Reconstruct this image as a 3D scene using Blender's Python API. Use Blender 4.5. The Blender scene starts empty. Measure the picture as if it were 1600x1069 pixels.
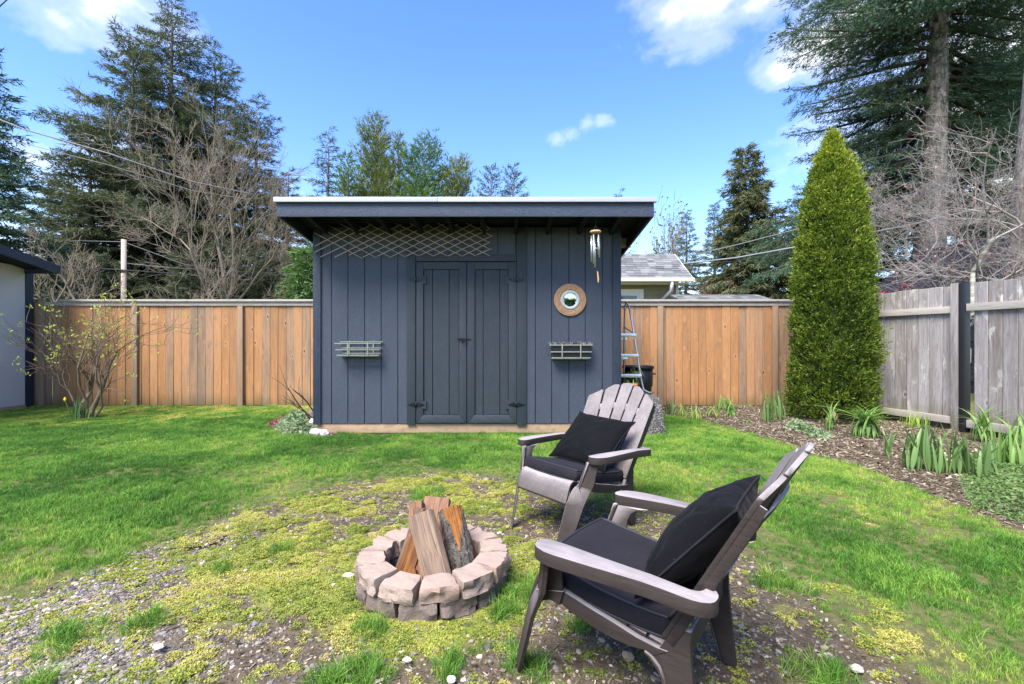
import bpy, bmesh, math, random
import numpy as np
from mathutils import Vector, Matrix, Euler, noise as mnoise
R = math.radians
rng = np.random.default_rng(7)
random.seed(7)
scene = bpy.context.scene
COL = scene.collection

# ------------------------------------------------------------------ camera, sky, sun, exposure
FPX, CXP, CYP, CAMH = 746.0, 800.0, 534.5, 1.12
cam = bpy.data.cameras.new('camera'); camo = bpy.data.objects.new('camera', cam); COL.objects.link(camo)
camo.location = (0, 0, CAMH); camo.rotation_euler = (R(90), 0, 0)
cam.sensor_width = 36; cam.lens = 36 * FPX / 1600; cam.clip_start = .05; cam.clip_end = 3000
scene.camera = camo
scene.view_settings.view_transform = 'Standard'; scene.view_settings.look = 'None'
scene.view_settings.exposure = 1.22; scene.view_settings.gamma = 1
SUN_AZ, SUN_EL = R(212), R(55)      # azimuth from +Y towards +X
world = bpy.data.worlds.new('World'); scene.world = world; world.use_nodes = True
wn = world.node_tree; wn.nodes.clear()

def ND(nt, typ, ins=None, **props):
    n = nt.nodes.new(typ)
    for k, v in props.items(): setattr(n, k, v)
    if ins:
        for k, v in ins.items():
            s = n.inputs[k]
            if isinstance(v, bpy.types.NodeSocket): nt.links.new(v, s)
            else: s.default_value = v
    return n
def ramp(nt, fac, stops, interp='LINEAR'):
    n = nt.nodes.new('ShaderNodeValToRGB'); nt.links.new(fac, n.inputs[0]); cr = n.color_ramp; cr.interpolation = interp
    while len(cr.elements) > 1: cr.elements.remove(cr.elements[-1])
    for i, (p, c) in enumerate(stops):
        e = cr.elements[0] if i == 0 else cr.elements.new(p)
        e.position = p
        e.color = (c, c, c, 1) if isinstance(c, (int, float)) else (*c, 1)
    return n.outputs[0]
def mix(nt, fac, a, b, mode='MIX'):
    n = nt.nodes.new('ShaderNodeMix'); n.data_type = 'RGBA'; n.blend_type = mode
    for i, v in ((0, fac), (6, a), (7, b)):
        if isinstance(v, bpy.types.NodeSocket): nt.links.new(v, n.inputs[i])
        else: n.inputs[i].default_value = v if i == 0 else ((*v, 1) if len(v) == 3 else v)
    return n.outputs[2]
def math_(nt, op, a, b=None, c=None):
    n = nt.nodes.new('ShaderNodeMath'); n.operation = op
    for i, v in enumerate((a, b, c)):
        if v is None: continue
        if isinstance(v, bpy.types.NodeSocket): nt.links.new(v, n.inputs[i])
        else: n.inputs[i].default_value = v
    return n.outputs[0]
def vmath(nt, op, a, b=None, out=0):
    n = nt.nodes.new('ShaderNodeVectorMath'); n.operation = op
    for i, v in enumerate((a, b)):
        if v is None: continue
        if isinstance(v, bpy.types.NodeSocket): nt.links.new(v, n.inputs[i])
        else: n.inputs[i].default_value = v
    return n.outputs[out]
def noise(nt, vec, scale, detail=4, rough=.55, dist=0):
    n = ND(nt, 'ShaderNodeTexNoise', {'Scale': scale, 'Detail': detail, 'Roughness': rough, 'Distortion': dist})
    if vec is not None: nt.links.new(vec, n.inputs['Vector'])
    return n.outputs['Fac']

sky = ND(wn, 'ShaderNodeTexSky', sky_type='NISHITA', sun_disc=False, sun_elevation=SUN_EL, sun_rotation=SUN_AZ,
         air_density=1.1, dust_density=.35, ozone_density=2.2, altitude=60)
skyc = ND(wn, 'ShaderNodeHueSaturation', {'Hue': .514, 'Saturation': 1.25, 'Value': 1.7, 'Color': sky.outputs[0]}).outputs[0]
tc = ND(wn, 'ShaderNodeTexCoord').outputs['Generated']
dirn = vmath(wn, 'NORMALIZE', tc)
def pdir(px, py): return Vector(((px - CXP) / FPX, 1, (CYP - py) / FPX)).normalized()
stretch = vmath(wn, 'MULTIPLY', dirn, (1, 1, 1.7))
cn = noise(wn, stretch, 4.5, 8, .62, .35)
cn2 = noise(wn, stretch, 14, 6, .6)
cloud = None
blobs = [((150, 5), .13, 1.0), ((95, 30), .09, .8), ((195, 55), .08, .7), ((1110, -10), .14, 1.0), ((1050, 20), .08, .9), ((1175, 5), .09, .8),
         ((1280, 75), .10, 1.15), ((1225, 110), .06, 1.0), ((1330, 60), .13, 1.2), ((872, 217), .035, .55), ((893, 206), .042, .55), ((915, 196), .042, .55), ((940, 191), .036, .55),
         ((50, 247), .05, .65), ((70, 252), .04, .6), ((1420, 190), .2, 1.1), ((1545, 60), .22, 1.1), ((1560, 260), .25, 1.1), ((250, 110), .08, .35), ((150, 95), .07, .45),
         ((960, 70), .04, .3), ((470, 145), .06, .3), ((250, 330), .2, .75), ((400, 380), .2, .75), ((60, 420), .22, .8)]
extra = [((-.6, -.5, .5), .3), ((.5, -.7, .4), .3), ((.9, -.1, .45), .25), ((-.95, .1, .4), .25), ((.1, -.9, .35), .35), ((.2, .1, .95), .25), ((-.3, .5, .8), .15)]
for d, rad, wgt in [(pdir(*b[0]), b[1], b[2]) for b in blobs] + [(Vector(d).normalized(), r_, 1.0) for d, r_ in extra]:
    dd = vmath(wn, 'DISTANCE', vmath(wn, 'MULTIPLY', dirn, (1, 1, 1.5)), tuple(Vector((d.x, d.y, d.z * 1.5))), out=1)
    m = math_(wn, 'MULTIPLY', math_(wn, 'MAXIMUM', math_(wn, 'SUBTRACT', 1.0, math_(wn, 'DIVIDE', dd, rad * 1.25)), 0.0), wgt)
    cloud = m if cloud is None else math_(wn, 'MAXIMUM', cloud, m)
cd = math_(wn, 'ADD', cloud, math_(wn, 'ADD', math_(wn, 'MULTIPLY', math_(wn, 'SUBTRACT', cn, .52), 1.5), math_(wn, 'MULTIPLY', math_(wn, 'SUBTRACT', cn2, .5), .45)))
cmask = math_(wn, 'MULTIPLY', ramp(wn, cd, [(.22, 0.0), (.5, .28), (.95, 1.0)], 'EASE'), math_(wn, 'MINIMUM', math_(wn, 'MULTIPLY', cloud, 5), 1.0))
ccol = ramp(wn, cn2, [(.3, (.80, .84, .92)), (.6, (1, 1, 1))])
ccol = mix(wn, 1.0, ccol, (6.6, 6.7, 7.0, 1), 'MULTIPLY')
skyfin = mix(wn, cmask, skyc, ccol)
bg = ND(wn, 'ShaderNodeBackground', {'Color': skyfin, 'Strength': .10})
wo = ND(wn, 'ShaderNodeOutputWorld'); wn.links.new(bg.outputs[0], wo.inputs[0])
sl = bpy.data.lights.new('sun', 'SUN'); sl.energy = 4.3; sl.angle = R(34); sl.color = (1, .96, .9)
so = bpy.data.objects.new('sun', sl); COL.objects.link(so)
sd = Vector((math.sin(SUN_AZ) * math.cos(SUN_EL), math.cos(SUN_AZ) * math.cos(SUN_EL), math.sin(SUN_EL)))
so.rotation_euler = sd.to_track_quat('Z', 'Y').to_euler(); so.location = (-3, -4, 9)

# ------------------------------------------------------------------ helpers
def PT(px, py, Y): return Vector(((px - CXP) * Y / FPX, Y, CAMH + (CYP - py) * Y / FPX))
def GR(px, py):
    Y = FPX * CAMH / (py - CYP); return ((px - CXP) * Y / FPX, Y)
def tag(o, label=None, cat=None, group=None, kind=None):
    if label: o['label'] = label
    if cat: o['category'] = cat
    if group: o['group'] = group
    if kind: o['kind'] = kind
    return o
def empty(name, loc=(0, 0, 0), rz=0, label=None, cat=None, group=None):
    o = bpy.data.objects.new(name, None); COL.objects.link(o); o.location = loc; o.rotation_euler = (0, 0, rz); o.empty_display_size = .1
    return tag(o, label, cat, group)
class MB:
    def __init__(s): s.v = []; s.f = []; s.sm = []
    def add(s, vs, fs, smooth=False):
        b = len(s.v); s.v += [tuple(p) for p in vs]; s.f += [tuple(i + b for i in q) for q in fs]; s.sm += [smooth] * len(fs); return s
    def box(s, x0, x1, y0, y1, z0, z1):
        return s.add([(x0, y0, z0), (x1, y0, z0), (x1, y1, z0), (x0, y1, z0), (x0, y0, z1), (x1, y0, z1), (x1, y1, z1), (x0, y1, z1)],
                     [(0, 3, 2, 1), (4, 5, 6, 7), (0, 1, 5, 4), (1, 2, 6, 5), (2, 3, 7, 6), (3, 0, 4, 7)])
    def hexa(s, pts8):
        return s.add(pts8, [(0, 3, 2, 1), (4, 5, 6, 7), (0, 1, 5, 4), (1, 2, 6, 5), (2, 3, 7, 6), (3, 0, 4, 7)])
    def prism(s, poly, a, b, fn):
        """poly: 2-D list; fn(u, v, w) -> xyz; a, b: extrusion range"""
        n = len(poly)
        vs = [fn(u, v, a) for u, v in poly] + [fn(u, v, b) for u, v in poly]
        return s.add(vs, [tuple(range(n - 1, -1, -1)), tuple(range(n, 2 * n))] + [(i, (i + 1) % n, n + (i + 1) % n, n + i) for i in range(n)])
    def tube(s, pts, r, n=8, cap=True):
        pts = [Vector(p) for p in pts]; rs = r if isinstance(r, (list, tuple)) else [r] * len(pts)
        vs = []; prev = None
        for i, p in enumerate(pts):
            t = (pts[min(i + 1, len(pts) - 1)] - pts[max(i - 1, 0)]).normalized()
            if prev is None:
                a = Vector((0, 0, 1)) if abs(t.z) < .9 else Vector((1, 0, 0)); u = t.cross(a).normalized()
            else: u = (prev - t * prev.dot(t)).normalized()
            prev = u; w = t.cross(u)
            for k in range(n):
                an = 2 * math.pi * k / n; vs.append(p + (u * math.cos(an) + w * math.sin(an)) * rs[i])
        fs = [(i * n + k, i * n + (k + 1) % n, (i + 1) * n + (k + 1) % n, (i + 1) * n + k) for i in range(len(pts) - 1) for k in range(n)]
        if cap: fs += [tuple(range(n - 1, -1, -1)), tuple(range((len(pts) - 1) * n, len(pts) * n))]
        return s.add(vs, fs, True)
    def lathe(s, prof, n=24, c=(0, 0, 0), axis='z'):
        vs = []
        for r_, z in prof:
            for k in range(n):
                a = 2 * math.pi * k / n
                p = (c[0] + r_ * math.cos(a), c[1] + r_ * math.sin(a), c[2] + z) if axis == 'z' else (c[0] + r_ * math.cos(a), c[1] + z, c[2] + r_ * math.sin(a))
                vs.append(p)
        fs = [(i * n + k, i * n + (k + 1) % n, (i + 1) * n + (k + 1) % n, (i + 1) * n + k) for i in range(len(prof) - 1) for k in range(n)]
        return s.add(vs, fs, True)
    def build(s, name, mat, parent=None, bevel=0, seg=2, loc=None, smooth=None):
        me = bpy.data.meshes.new(name); me.from_pydata(s.v, [], s.f)
        sm = s.sm if smooth is None else [smooth] * len(s.f)
        me.polygons.foreach_set('use_smooth', sm); me.materials.append(mat); me.update()
        o = bpy.data.objects.new(name, me); COL.objects.link(o)
        bm = bmesh.new(); bm.from_mesh(me); bmesh.ops.recalc_face_normals(bm, faces=bm.faces)
        if bevel:
            bmesh.ops.bevel(bm, geom=[e for e in bm.edges if len(e.link_faces) == 2 and e.calc_face_angle(0) > .5], offset=bevel, segments=seg, affect='EDGES', profile=.6, clamp_overlap=True)
            for f in bm.faces: f.smooth = True
        bm.to_mesh(me); bm.free()
        if bevel:
            try: me.set_sharp_from_angle(angle=R(40))
            except Exception: pass
        if parent is not None: o.parent = parent
        if loc is not None: o.location = loc
        return o
def mesh_np(name, V, F, mat, parent=None, attrs=None, smooth=False):
    """V (n,3) F (m,k) arrays -> object, quickly"""
    me = bpy.data.meshes.new(name); V = np.asarray(V, dtype=np.float32); F = np.asarray(F, dtype=np.int32)
    me.vertices.add(len(V)); me.vertices.foreach_set('co', V.ravel())
    if len(F):
        m, k = F.shape
        me.loops.add(m * k); me.loops.foreach_set('vertex_index', F.ravel())
        me.polygons.add(m); me.polygons.foreach_set('loop_start', np.arange(m, dtype=np.int32) * k)
        me.polygons.foreach_set('use_smooth', np.full(m, smooth))
    me.update(calc_edges=True)
    for n_, a in (attrs or {}).items():
        a = np.asarray(a, dtype=np.float32)
        if a.ndim == 1: at = me.attributes.new(n_, 'FLOAT', 'POINT'); at.data.foreach_set('value', a)
        else: at = me.attributes.new(n_, 'FLOAT_VECTOR', 'POINT'); at.data.foreach_set('vector', a.ravel())
    if mat is not None:
        for m_ in (mat if isinstance(mat, list) else [mat]): me.materials.append(m_)
    o = bpy.data.objects.new(name, me); COL.objects.link(o)
    if parent is not None: o.parent = parent
    return o
def segs_mesh(name, S, mat, parent=None, n=4):
    """S rows: x0 y0 z0 x1 y1 z1 r0 r1 -> tapered prisms"""
    S = np.array(S, dtype=np.float64); p0, p1 = S[:, :3], S[:, 3:6]; t = p1 - p0
    t /= np.linalg.norm(t, axis=1, keepdims=True) + 1e-9
    a = np.where(np.abs(t[:, 2:3]) < .8, np.array([[0, 0, 1.]]), np.array([[1., 0, 0]]))
    u = np.cross(t, a); u /= np.linalg.norm(u, axis=1, keepdims=True); w = np.cross(t, u)
    rings = []
    for p, r_ in ((p0, S[:, 6:7]), (p1, S[:, 7:8])):
        for k in range(n):
            an = 2 * math.pi * k / n; rings.append(p + (u * math.cos(an) + w * math.sin(an)) * r_)
    V = np.stack(rings, 1).reshape(-1, 3); b = np.arange(len(S))[:, None] * (2 * n)
    F = np.concatenate([b + np.array([[k, (k + 1) % n, n + (k + 1) % n, n + k]]) for k in range(n)], 0)
    return mesh_np(name, V, F, mat, parent, smooth=True)
def vnoise(x, y, seed=0):
    xi = np.floor(x).astype(np.int64); yi = np.floor(y).astype(np.int64); fx = x - xi; fy = y - yi
    fx = fx * fx * (3 - 2 * fx); fy = fy * fy * (3 - 2 * fy)
    def h(a, b):
        n = (a * 374761393 + b * 668265263 + seed * 982451653) & 0xffffffff
        n = ((n ^ (n >> 13)) * 1274126177) & 0xffffffff
        return ((n ^ (n >> 16)) & 0xffff) / 65535.0
    return (h(xi, yi) * (1 - fx) + h(xi + 1, yi) * fx) * (1 - fy) + (h(xi, yi + 1) * (1 - fx) + h(xi + 1, yi + 1) * fx) * fy
def fbm(x, y, sc=1, oct_=4, seed=0):
    s = 0; a = 1; t = 0
    for o_ in range(oct_):
        s = s + a * vnoise(x * sc * 2 ** o_ + 17.3 * o_, y * sc * 2 ** o_ - 9.1 * o_, seed + o_); t += a; a *= .55
    return s / t
def sstep(a, b, x):
    t = np.clip((x - a) / (b - a), 0, 1); return t * t * (3 - 2 * t)
def sdist(x, y, poly):
    """signed distance to polygon, positive inside"""
    P = np.array(poly); d = np.full(x.shape, 1e9); ins = np.zeros(x.shape, bool)
    for i in range(len(P)):
        ax, ay = P[i]; bx, by = P[(i + 1) % len(P)]
        dx, dy = bx - ax, by - ay; t = np.clip(((x - ax) * dx + (y - ay) * dy) / (dx * dx + dy * dy + 1e-12), 0, 1)
        d = np.minimum(d, np.hypot(x - ax - t * dx, y - ay - t * dy))
        c = ((ay > y) != (by > y)) & (x < (bx - ax) * (y - ay) / (by - ay + 1e-12) + ax); ins ^= c
    return np.where(ins, d, -d)

# ------------------------------------------------------------------ materials
def new_mat(name):
    m = bpy.data.materials.new(name); m.use_nodes = True; nt = m.node_tree; nt.nodes.clear()
    b = ND(nt, 'ShaderNodeBsdfPrincipled'); o = ND(nt, 'ShaderNodeOutputMaterial'); nt.links.new(b.outputs[0], o.inputs[0])
    return m, nt, b
def bump(nt, b, h, strength=.3, dist=.01):
    n = ND(nt, 'ShaderNodeBump', {'Strength': strength, 'Distance': dist, 'Height': h}); nt.links.new(n.outputs[0], b.inputs['Normal'])
def setc(nt, b, col, rough=.7, spec=.3, metal=0):
    for k, v in (('Base Color', col), ('Roughness', rough), ('Specular IOR Level', spec), ('Metallic', metal)):
        if isinstance(v, bpy.types.NodeSocket): nt.links.new(v, b.inputs[k])
        else: b.inputs[k].default_value = (*v, 1) if isinstance(v, tuple) and len(v) == 3 else v
def objco(nt, rnd=True):
    c = ND(nt, 'ShaderNodeTexCoord').outputs['Object']
    if not rnd: return c, None
    r_ = ND(nt, 'ShaderNodeObjectInfo').outputs['Random']
    cb = ND(nt, 'ShaderNodeCombineXYZ', {'X': math_(nt, 'MULTIPLY', r_, 37.0), 'Y': math_(nt, 'MULTIPLY', r_, 91.0), 'Z': math_(nt, 'MULTIPLY', r_, 53.0)}).outputs[0]
    return vmath(nt, 'ADD', c, cb), r_
def simple(name, c, rough=.6, spec=.4, metal=0, var=.15, vs=8, bmp=0, bs=60):
    m, nt, b = new_mat(name); co, r_ = objco(nt)
    n = noise(nt, co, vs, 5); f = math_(nt, 'ADD', 1 - var, math_(nt, 'MULTIPLY', n, 2 * var))
    col = mix(nt, 1.0, c, ND(nt, 'ShaderNodeCombineColor', {0: f, 1: f, 2: f}).outputs[0], 'MULTIPLY')
    setc(nt, b, col, rough, spec, metal)
    if bmp: bump(nt, b, noise(nt, co, bs, 4), bmp, .004)
    return m
def wood(name, stops, grain=(26, 26, 1.3), knots=True, patch=None, rough=.8, bmp=.35, green=None, sc=1.0, rstr=.55, fine_k=.38):
    """long axis = local z. stops: palette picked by object random + grain"""
    m, nt, b = new_mat(name); co, r_ = objco(nt)
    loc = ND(nt, 'ShaderNodeTexCoord').outputs['Object']
    g = vmath(nt, 'MULTIPLY', co, tuple(q * sc for q in grain))
    warp = ND(nt, 'ShaderNodeTexNoise', {'Scale': 2.2, 'Detail': 2}); nt.links.new(co, warp.inputs['Vector'])
    g = vmath(nt, 'ADD', g, vmath(nt, 'MULTIPLY', warp.outputs['Color'], (2.2, 2.2, .4)))
    gn = noise(nt, g, 1.0, 6, .62, .4); fine = noise(nt, vmath(nt, 'MULTIPLY', g, (4, 4, 1.4)), 1.0, 4)
    big = noise(nt, vmath(nt, 'MULTIPLY', co, (5, 5, .9)), 1.0, 3)
    f = math_(nt, 'ADD', math_(nt, 'MULTIPLY', r_, rstr), math_(nt, 'MULTIPLY', big, .45))
    f = math_(nt, 'ADD', f, math_(nt, 'MULTIPLY', math_(nt, 'SUBTRACT', gn, .5), .55))
    col = ramp(nt, f, stops)
    col = mix(nt, math_(nt, 'MULTIPLY', ramp(nt, fine, [(.35, 1.0), (.5, 0.0)]), fine_k), col, tuple(x * .45 for x in stops[0][1]))
    h = math_(nt, 'ADD', gn, math_(nt, 'MULTIPLY', fine, .5))
    if knots:
        kv = ND(nt, 'ShaderNodeTexVoronoi', {'Scale': 1.0, 'Randomness': 1.0}); nt.links.new(vmath(nt, 'MULTIPLY', vmath(nt, 'ADD', co, vmath(nt, 'MULTIPLY', warp.outputs['Color'], (.03, .03, .03))), (9, 9, 4.2)), kv.inputs['Vector'])
        kd = kv.outputs['Distance']; sel = ND(nt, 'ShaderNodeSeparateColor', {0: kv.outputs['Color']}).outputs[0]
        on = math_(nt, 'GREATER_THAN', sel, .72)
        ks = math_(nt, 'MULTIPLY', ramp(nt, kd, [(.06, 1.0), (.13, .0)]), on)
        halo = math_(nt, 'MULTIPLY', ramp(nt, kd, [(.12, .0), (.17, .5), (.3, 0.0)]), on)
        col = mix(nt, halo, col, tuple(min(1, x * 1.35) for x in stops[len(stops) // 2][1]))
        col = mix(nt, ks, col, (.045, .026, .016))
    if patch:
        pn = noise(nt, vmath(nt, 'MULTIPLY', co, (7, 7, 3)), 1.0, 6, .7)
        col = mix(nt, ramp(nt, pn, [(patch[1], 0.0), (patch[1] + .1, patch[2])]), col, patch[0])
    if green:   # algae creeping up from the soil, damp mark
        z = ND(nt, 'ShaderNodeSeparateXYZ', {0: loc}).outputs[2]
        zz = math_(nt, 'ADD', z, math_(nt, 'MULTIPLY', math_(nt, 'SUBTRACT', big, .5), .35))
        col = mix(nt, ramp(nt, math_(nt, 'SUBTRACT', zz, green[0]), [(0.0, .75), (green[1], 0.0)]), col, (.10, .085, .035))
    setc(nt, b, col, rough, .25)
    bump(nt, b, h, bmp, .003)
    return m
M = {}
M['cedar'] = wood('cedar boards', [(.12, (.25, .15, .085)), (.30, (.36, .175, .072)), (.48, (.44, .22, .092)), (.63, (.37, .21, .115)), (.78, (.25, .165, .105)), (1.0, (.14, .108, .08))], green=(-.93, .24), bmp=.8, patch=((.16, .12, .09), .58, .5), rstr=.6)
M['cap_wood'] = wood('weathered cap', [(.1, (.34, .29, .24)), (.5, (.40, .35, .30)), (.9, (.30, .26, .22))], grain=(1.3, 26, 26), knots=False)
M['post_wood'] = wood('treated post', [(.1, (.25, .155, .09)), (.5, (.30, .20, .125)), (.9, (.25, .18, .12))], knots=False)
M['grey_wood'] = wood('weathered grey boards', [(.1, (.13, .10, .085)), (.3, (.22, .19, .17)), (.5, (.35, .32, .305)), (.72, (.25, .225, .215)), (1.0, (.10, .08, .07))],
                      patch=((.62, .58, .53), .58, .7), green=(-.9, .3), bmp=.7, grain=(30, 30, 1.6))
M['grey_rail'] = wood('weathered grey rail', [(.1, (.33, .29, .25)), (.5, (.42, .38, .33)), (.9, (.31, .26, .22))], patch=((.5, .46, .4), .6, .5), bmp=.6, grain=(24, 24, 1.3))
M['skid'] = wood('treated skid beam', [(.1, (.30, .20, .12)), (.5, (.38, .26, .16)), (.9, (.46, .33, .22))], grain=(1.2, 14, 14), knots=False, patch=((.22, .13, .08), .58, .6))
def siding(name, c1, c2):
    m, nt, b = new_mat(name); co, r_ = objco(nt)
    g = vmath(nt, 'MULTIPLY', co, (70, 70, 22)); w = ND(nt, 'ShaderNodeTexNoise', {'Scale': 6.0, 'Detail': 2}); nt.links.new(co, w.inputs['Vector'])
    g = vmath(nt, 'ADD', g, vmath(nt, 'MULTIPLY', w.outputs['Color'], (7, 7, 7)))
    gn = noise(nt, g, 1.0, 5, .65, 1.0); f2 = noise(nt, vmath(nt, 'MULTIPLY', co, (60, 60, 120)), 1.0, 3); big = noise(nt, co, 2.3, 4)
    col = mix(nt, ramp(nt, gn, [(.2, 0.0), (.8, 1.0)]), c1, c2); col = mix(nt, ramp(nt, big, [(.35, .0), (.75, .22)]), col, tuple(x * 1.3 for x in c2)); col = mix(nt, math_(nt, 'MULTIPLY', r_, .22), col, tuple(x * .75 for x in c1))
    sp = ramp(nt, noise(nt, co, 120, 2), [(.70, 0.0), (.76, 1.0)])  # pale specks: sparkle of the embossed grain painted into the colour
    col = mix(nt, math_(nt, 'MULTIPLY', sp, .22), col, (.3, .33, .36))
    setc(nt, b, col, ramp(nt, gn, [(.3, .60), (.7, .42)]), .45)
    bump(nt, b, math_(nt, 'ADD', gn, math_(nt, 'MULTIPLY', f2, .5)), 1.0, .007)
    return m
M['siding'] = siding('slate blue siding', (.039, .046, .066), (.053, .062, .086))
M['trim'] = siding('dark grey blue trim', (.018, .025, .033), (.030, .038, .047))
M['corner'] = siding('navy corner trim', (.015, .022, .037), (.023, .033, .052))
M['fascia'] = siding('blue fascia', (.034, .044, .072), (.050, .062, .096))
M['soffit'] = simple('dark soffit', (.012, .015, .022), .8, .2)
M['flash'] = simple('white metal flashing', (.42, .42, .47), .35, .5, .25, .06)
M['black_iron'] = simple('black iron', (.010, .010, .011), .35, .5, .3)
M['black'] = simple('black plastic', (.014, .014, .016), .45, .4)
M['bamboo'] = simple('weathered willow lath', (.44, .36, .30), .7, .3, 0, .3, 30)
M['rackgreen'] = simple('pale chipped green rack', (.20, .215, .175), .75, .3, 0, .45, 60)
M['plastic'] = None
def plastic():
    m, nt, b = new_mat('taupe resin with wood grain'); co, r_ = objco(nt)
    g = noise(nt, vmath(nt, 'MULTIPLY', co, (60, 9, 60)), 1.0, 4, .6, .6); big = noise(nt, co, 4, 4)
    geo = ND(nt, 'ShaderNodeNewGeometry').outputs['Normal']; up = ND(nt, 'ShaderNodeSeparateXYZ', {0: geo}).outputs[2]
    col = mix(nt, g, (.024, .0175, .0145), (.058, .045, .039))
    # faces that point upward are mixed paler, in uneven patches
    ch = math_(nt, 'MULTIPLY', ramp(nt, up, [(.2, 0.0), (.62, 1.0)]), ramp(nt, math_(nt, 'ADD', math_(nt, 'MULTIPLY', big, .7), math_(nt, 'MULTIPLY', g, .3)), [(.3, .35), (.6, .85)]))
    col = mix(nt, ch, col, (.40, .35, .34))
    scr = ramp(nt, noise(nt, vmath(nt, 'MULTIPLY', co, (22, 90, 40)), 1.0, 5, .7), [(.66, 0.0), (.72, .5)])
    col = mix(nt, math_(nt, 'MULTIPLY', scr, ch), col, (.6, .56, .55))
    setc(nt, b, col, .66, .2); bump(nt, b, g, .5, .003); return m
M['plastic'] = plastic()
def fabric(fa=(.0028, .0028, .0034), fb_=(.0055, .0055, .0068)):
    m, nt, b = new_mat('black outdoor fabric'); co, r_ = objco(nt)
    wv = noise(nt, vmath(nt, 'MULTIPLY', co, (420, 420, 420)), 1.0, 2); big = noise(nt, co, 7, 5)
    lint = ramp(nt, noise(nt, co, 140, 1), [(.77, 0.0), (.8, .35)])
    col = mix(nt, big, fa, fb_); col = mix(nt, lint, col, (.2, .2, .2))
    setc(nt, b, col, .9, .12); b.inputs['Sheen Weight'].default_value = .03; b.inputs['Sheen Roughness'].default_value = .4
    wr = noise(nt, vmath(nt, 'MULTIPLY', co, (9, 5, 9)), 1.0, 4, .5, 1.2)
    bump(nt, b, math_(nt, 'ADD', math_(nt, 'MULTIPLY', wr, 1.0), math_(nt, 'MULTIPLY', wv, .05)), .6, .02); return m
M['fabric'] = fabric()
M['fabric_seat'] = fabric((.012, .011, .0138), (.023, .021, .0265))
M['piping'] = simple('charcoal piping', (.022, .022, .027), .6, .4)
def stone(name, c1, c2, c3, bs=40, bmp=.8):
    m, nt, b = new_mat(name); co, r_ = objco(nt)
    a = noise(nt, co, 24, 7, .68); c = noise(nt, co, bs * 5, 4, .6); d = noise(nt, co, 3.5, 3)
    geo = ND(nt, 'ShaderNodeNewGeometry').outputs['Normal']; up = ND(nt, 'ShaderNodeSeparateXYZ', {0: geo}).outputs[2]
    col = mix(nt, ramp(nt, a, [(.35, 0.0), (.65, 1.0)]), c1, c2); col = mix(nt, ramp(nt, d, [(.5, 0.0), (.7, .6)]), col, c3)
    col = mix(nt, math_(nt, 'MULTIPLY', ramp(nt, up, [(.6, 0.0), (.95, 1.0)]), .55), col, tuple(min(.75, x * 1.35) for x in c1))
    col = mix(nt, ramp(nt, c, [(.3, .5), (.45, 0.0)]), col, tuple(x * .5 for x in c1))
    setc(nt, b, col, .95, .15); bump(nt, b, math_(nt, 'ADD', a, math_(nt, 'MULTIPLY', c, .3)), 1.0, .009); return m
M['block'] = stone('tan concrete block', (.29, .215, .17), (.36, .275, .225), (.36, .22, .16))
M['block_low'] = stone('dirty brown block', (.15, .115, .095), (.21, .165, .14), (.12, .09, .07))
M['white_rock'] = stone('white quartz rock', (.62, .60, .57), (.7, .68, .64), (.5, .45, .40))
M['aggregate'] = None
def aggregate():
    m, nt, b = new_mat('exposed aggregate concrete'); co, r_ = objco(nt)
    v = ND(nt, 'ShaderNodeTexVoronoi', {'Scale': 70.0}); nt.links.new(co, v.inputs['Vector'])
    s = ND(nt, 'ShaderNodeSeparateColor', {0: v.outputs['Color']}).outputs[0]
    col = ramp(nt, s, [(.0, (.05, .045, .045)), (.35, (.13, .12, .11)), (.6, (.22, .19, .16)), (.8, (.36, .33, .3)), (1.0, (.12, .12, .14))])
    col = mix(nt, ramp(nt, v.outputs['Distance'], [(.35, 0.0), (.6, .8)]), col, (.06, .055, .05))
    setc(nt, b, col, .8, .3); bump(nt, b, math_(nt, 'SUBTRACT', 1.0, v.outputs['Distance']), .9, .01); return m
M['aggregate'] = aggregate()
def bark(name, c1, c2, sc=(14, 14, 3)):
    m, nt, b = new_mat(name); co, r_ = objco(nt)
    a = noise(nt, vmath(nt, 'MULTIPLY', co, sc), 1.0, 6, .65, .5); c = noise(nt, co, 5, 4)
    col = mix(nt, ramp(nt, a, [(.35, 0.0), (.62, 1.0)]), c1, c2); col = mix(nt, ramp(nt, c, [(.55, 0.0), (.7, .35)]), col, (.2, .21, .15))
    setc(nt, b, col, .9, .2); bump(nt, b, a, 1.0, .03); return m
M['bark'] = bark('grey brown bark', (.085, .068, .060), (.29, .25, .225))
M['limb'] = simple('dark conifer limbs', (.05, .040, .033), .9, .1)
M['bark_pale'] = bark('pale trunk bark', (.2, .18, .13), (.5, .47, .4), (3, 3, 14))
M['twig'] = simple('tan bare twigs', (.22, .18, .135), .8, .2, 0, .45, 1.2)
M['twig_grey'] = simple('silver grey twigs', (.27, .235, .212), .8, .2, 0, .35, 2)
M['twig_brown'] = simple('lichened brown stems', (.155, .115, .075), .8, .2, 0, .6, 9)
M['twig_dark'] = simple('dark dead twigs', (.028, .022, .02), .8, .2)
M['twig_red'] = simple('reddish brown twigs', (.26, .13, .09), .8, .2, 0, .35, 3)
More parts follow.
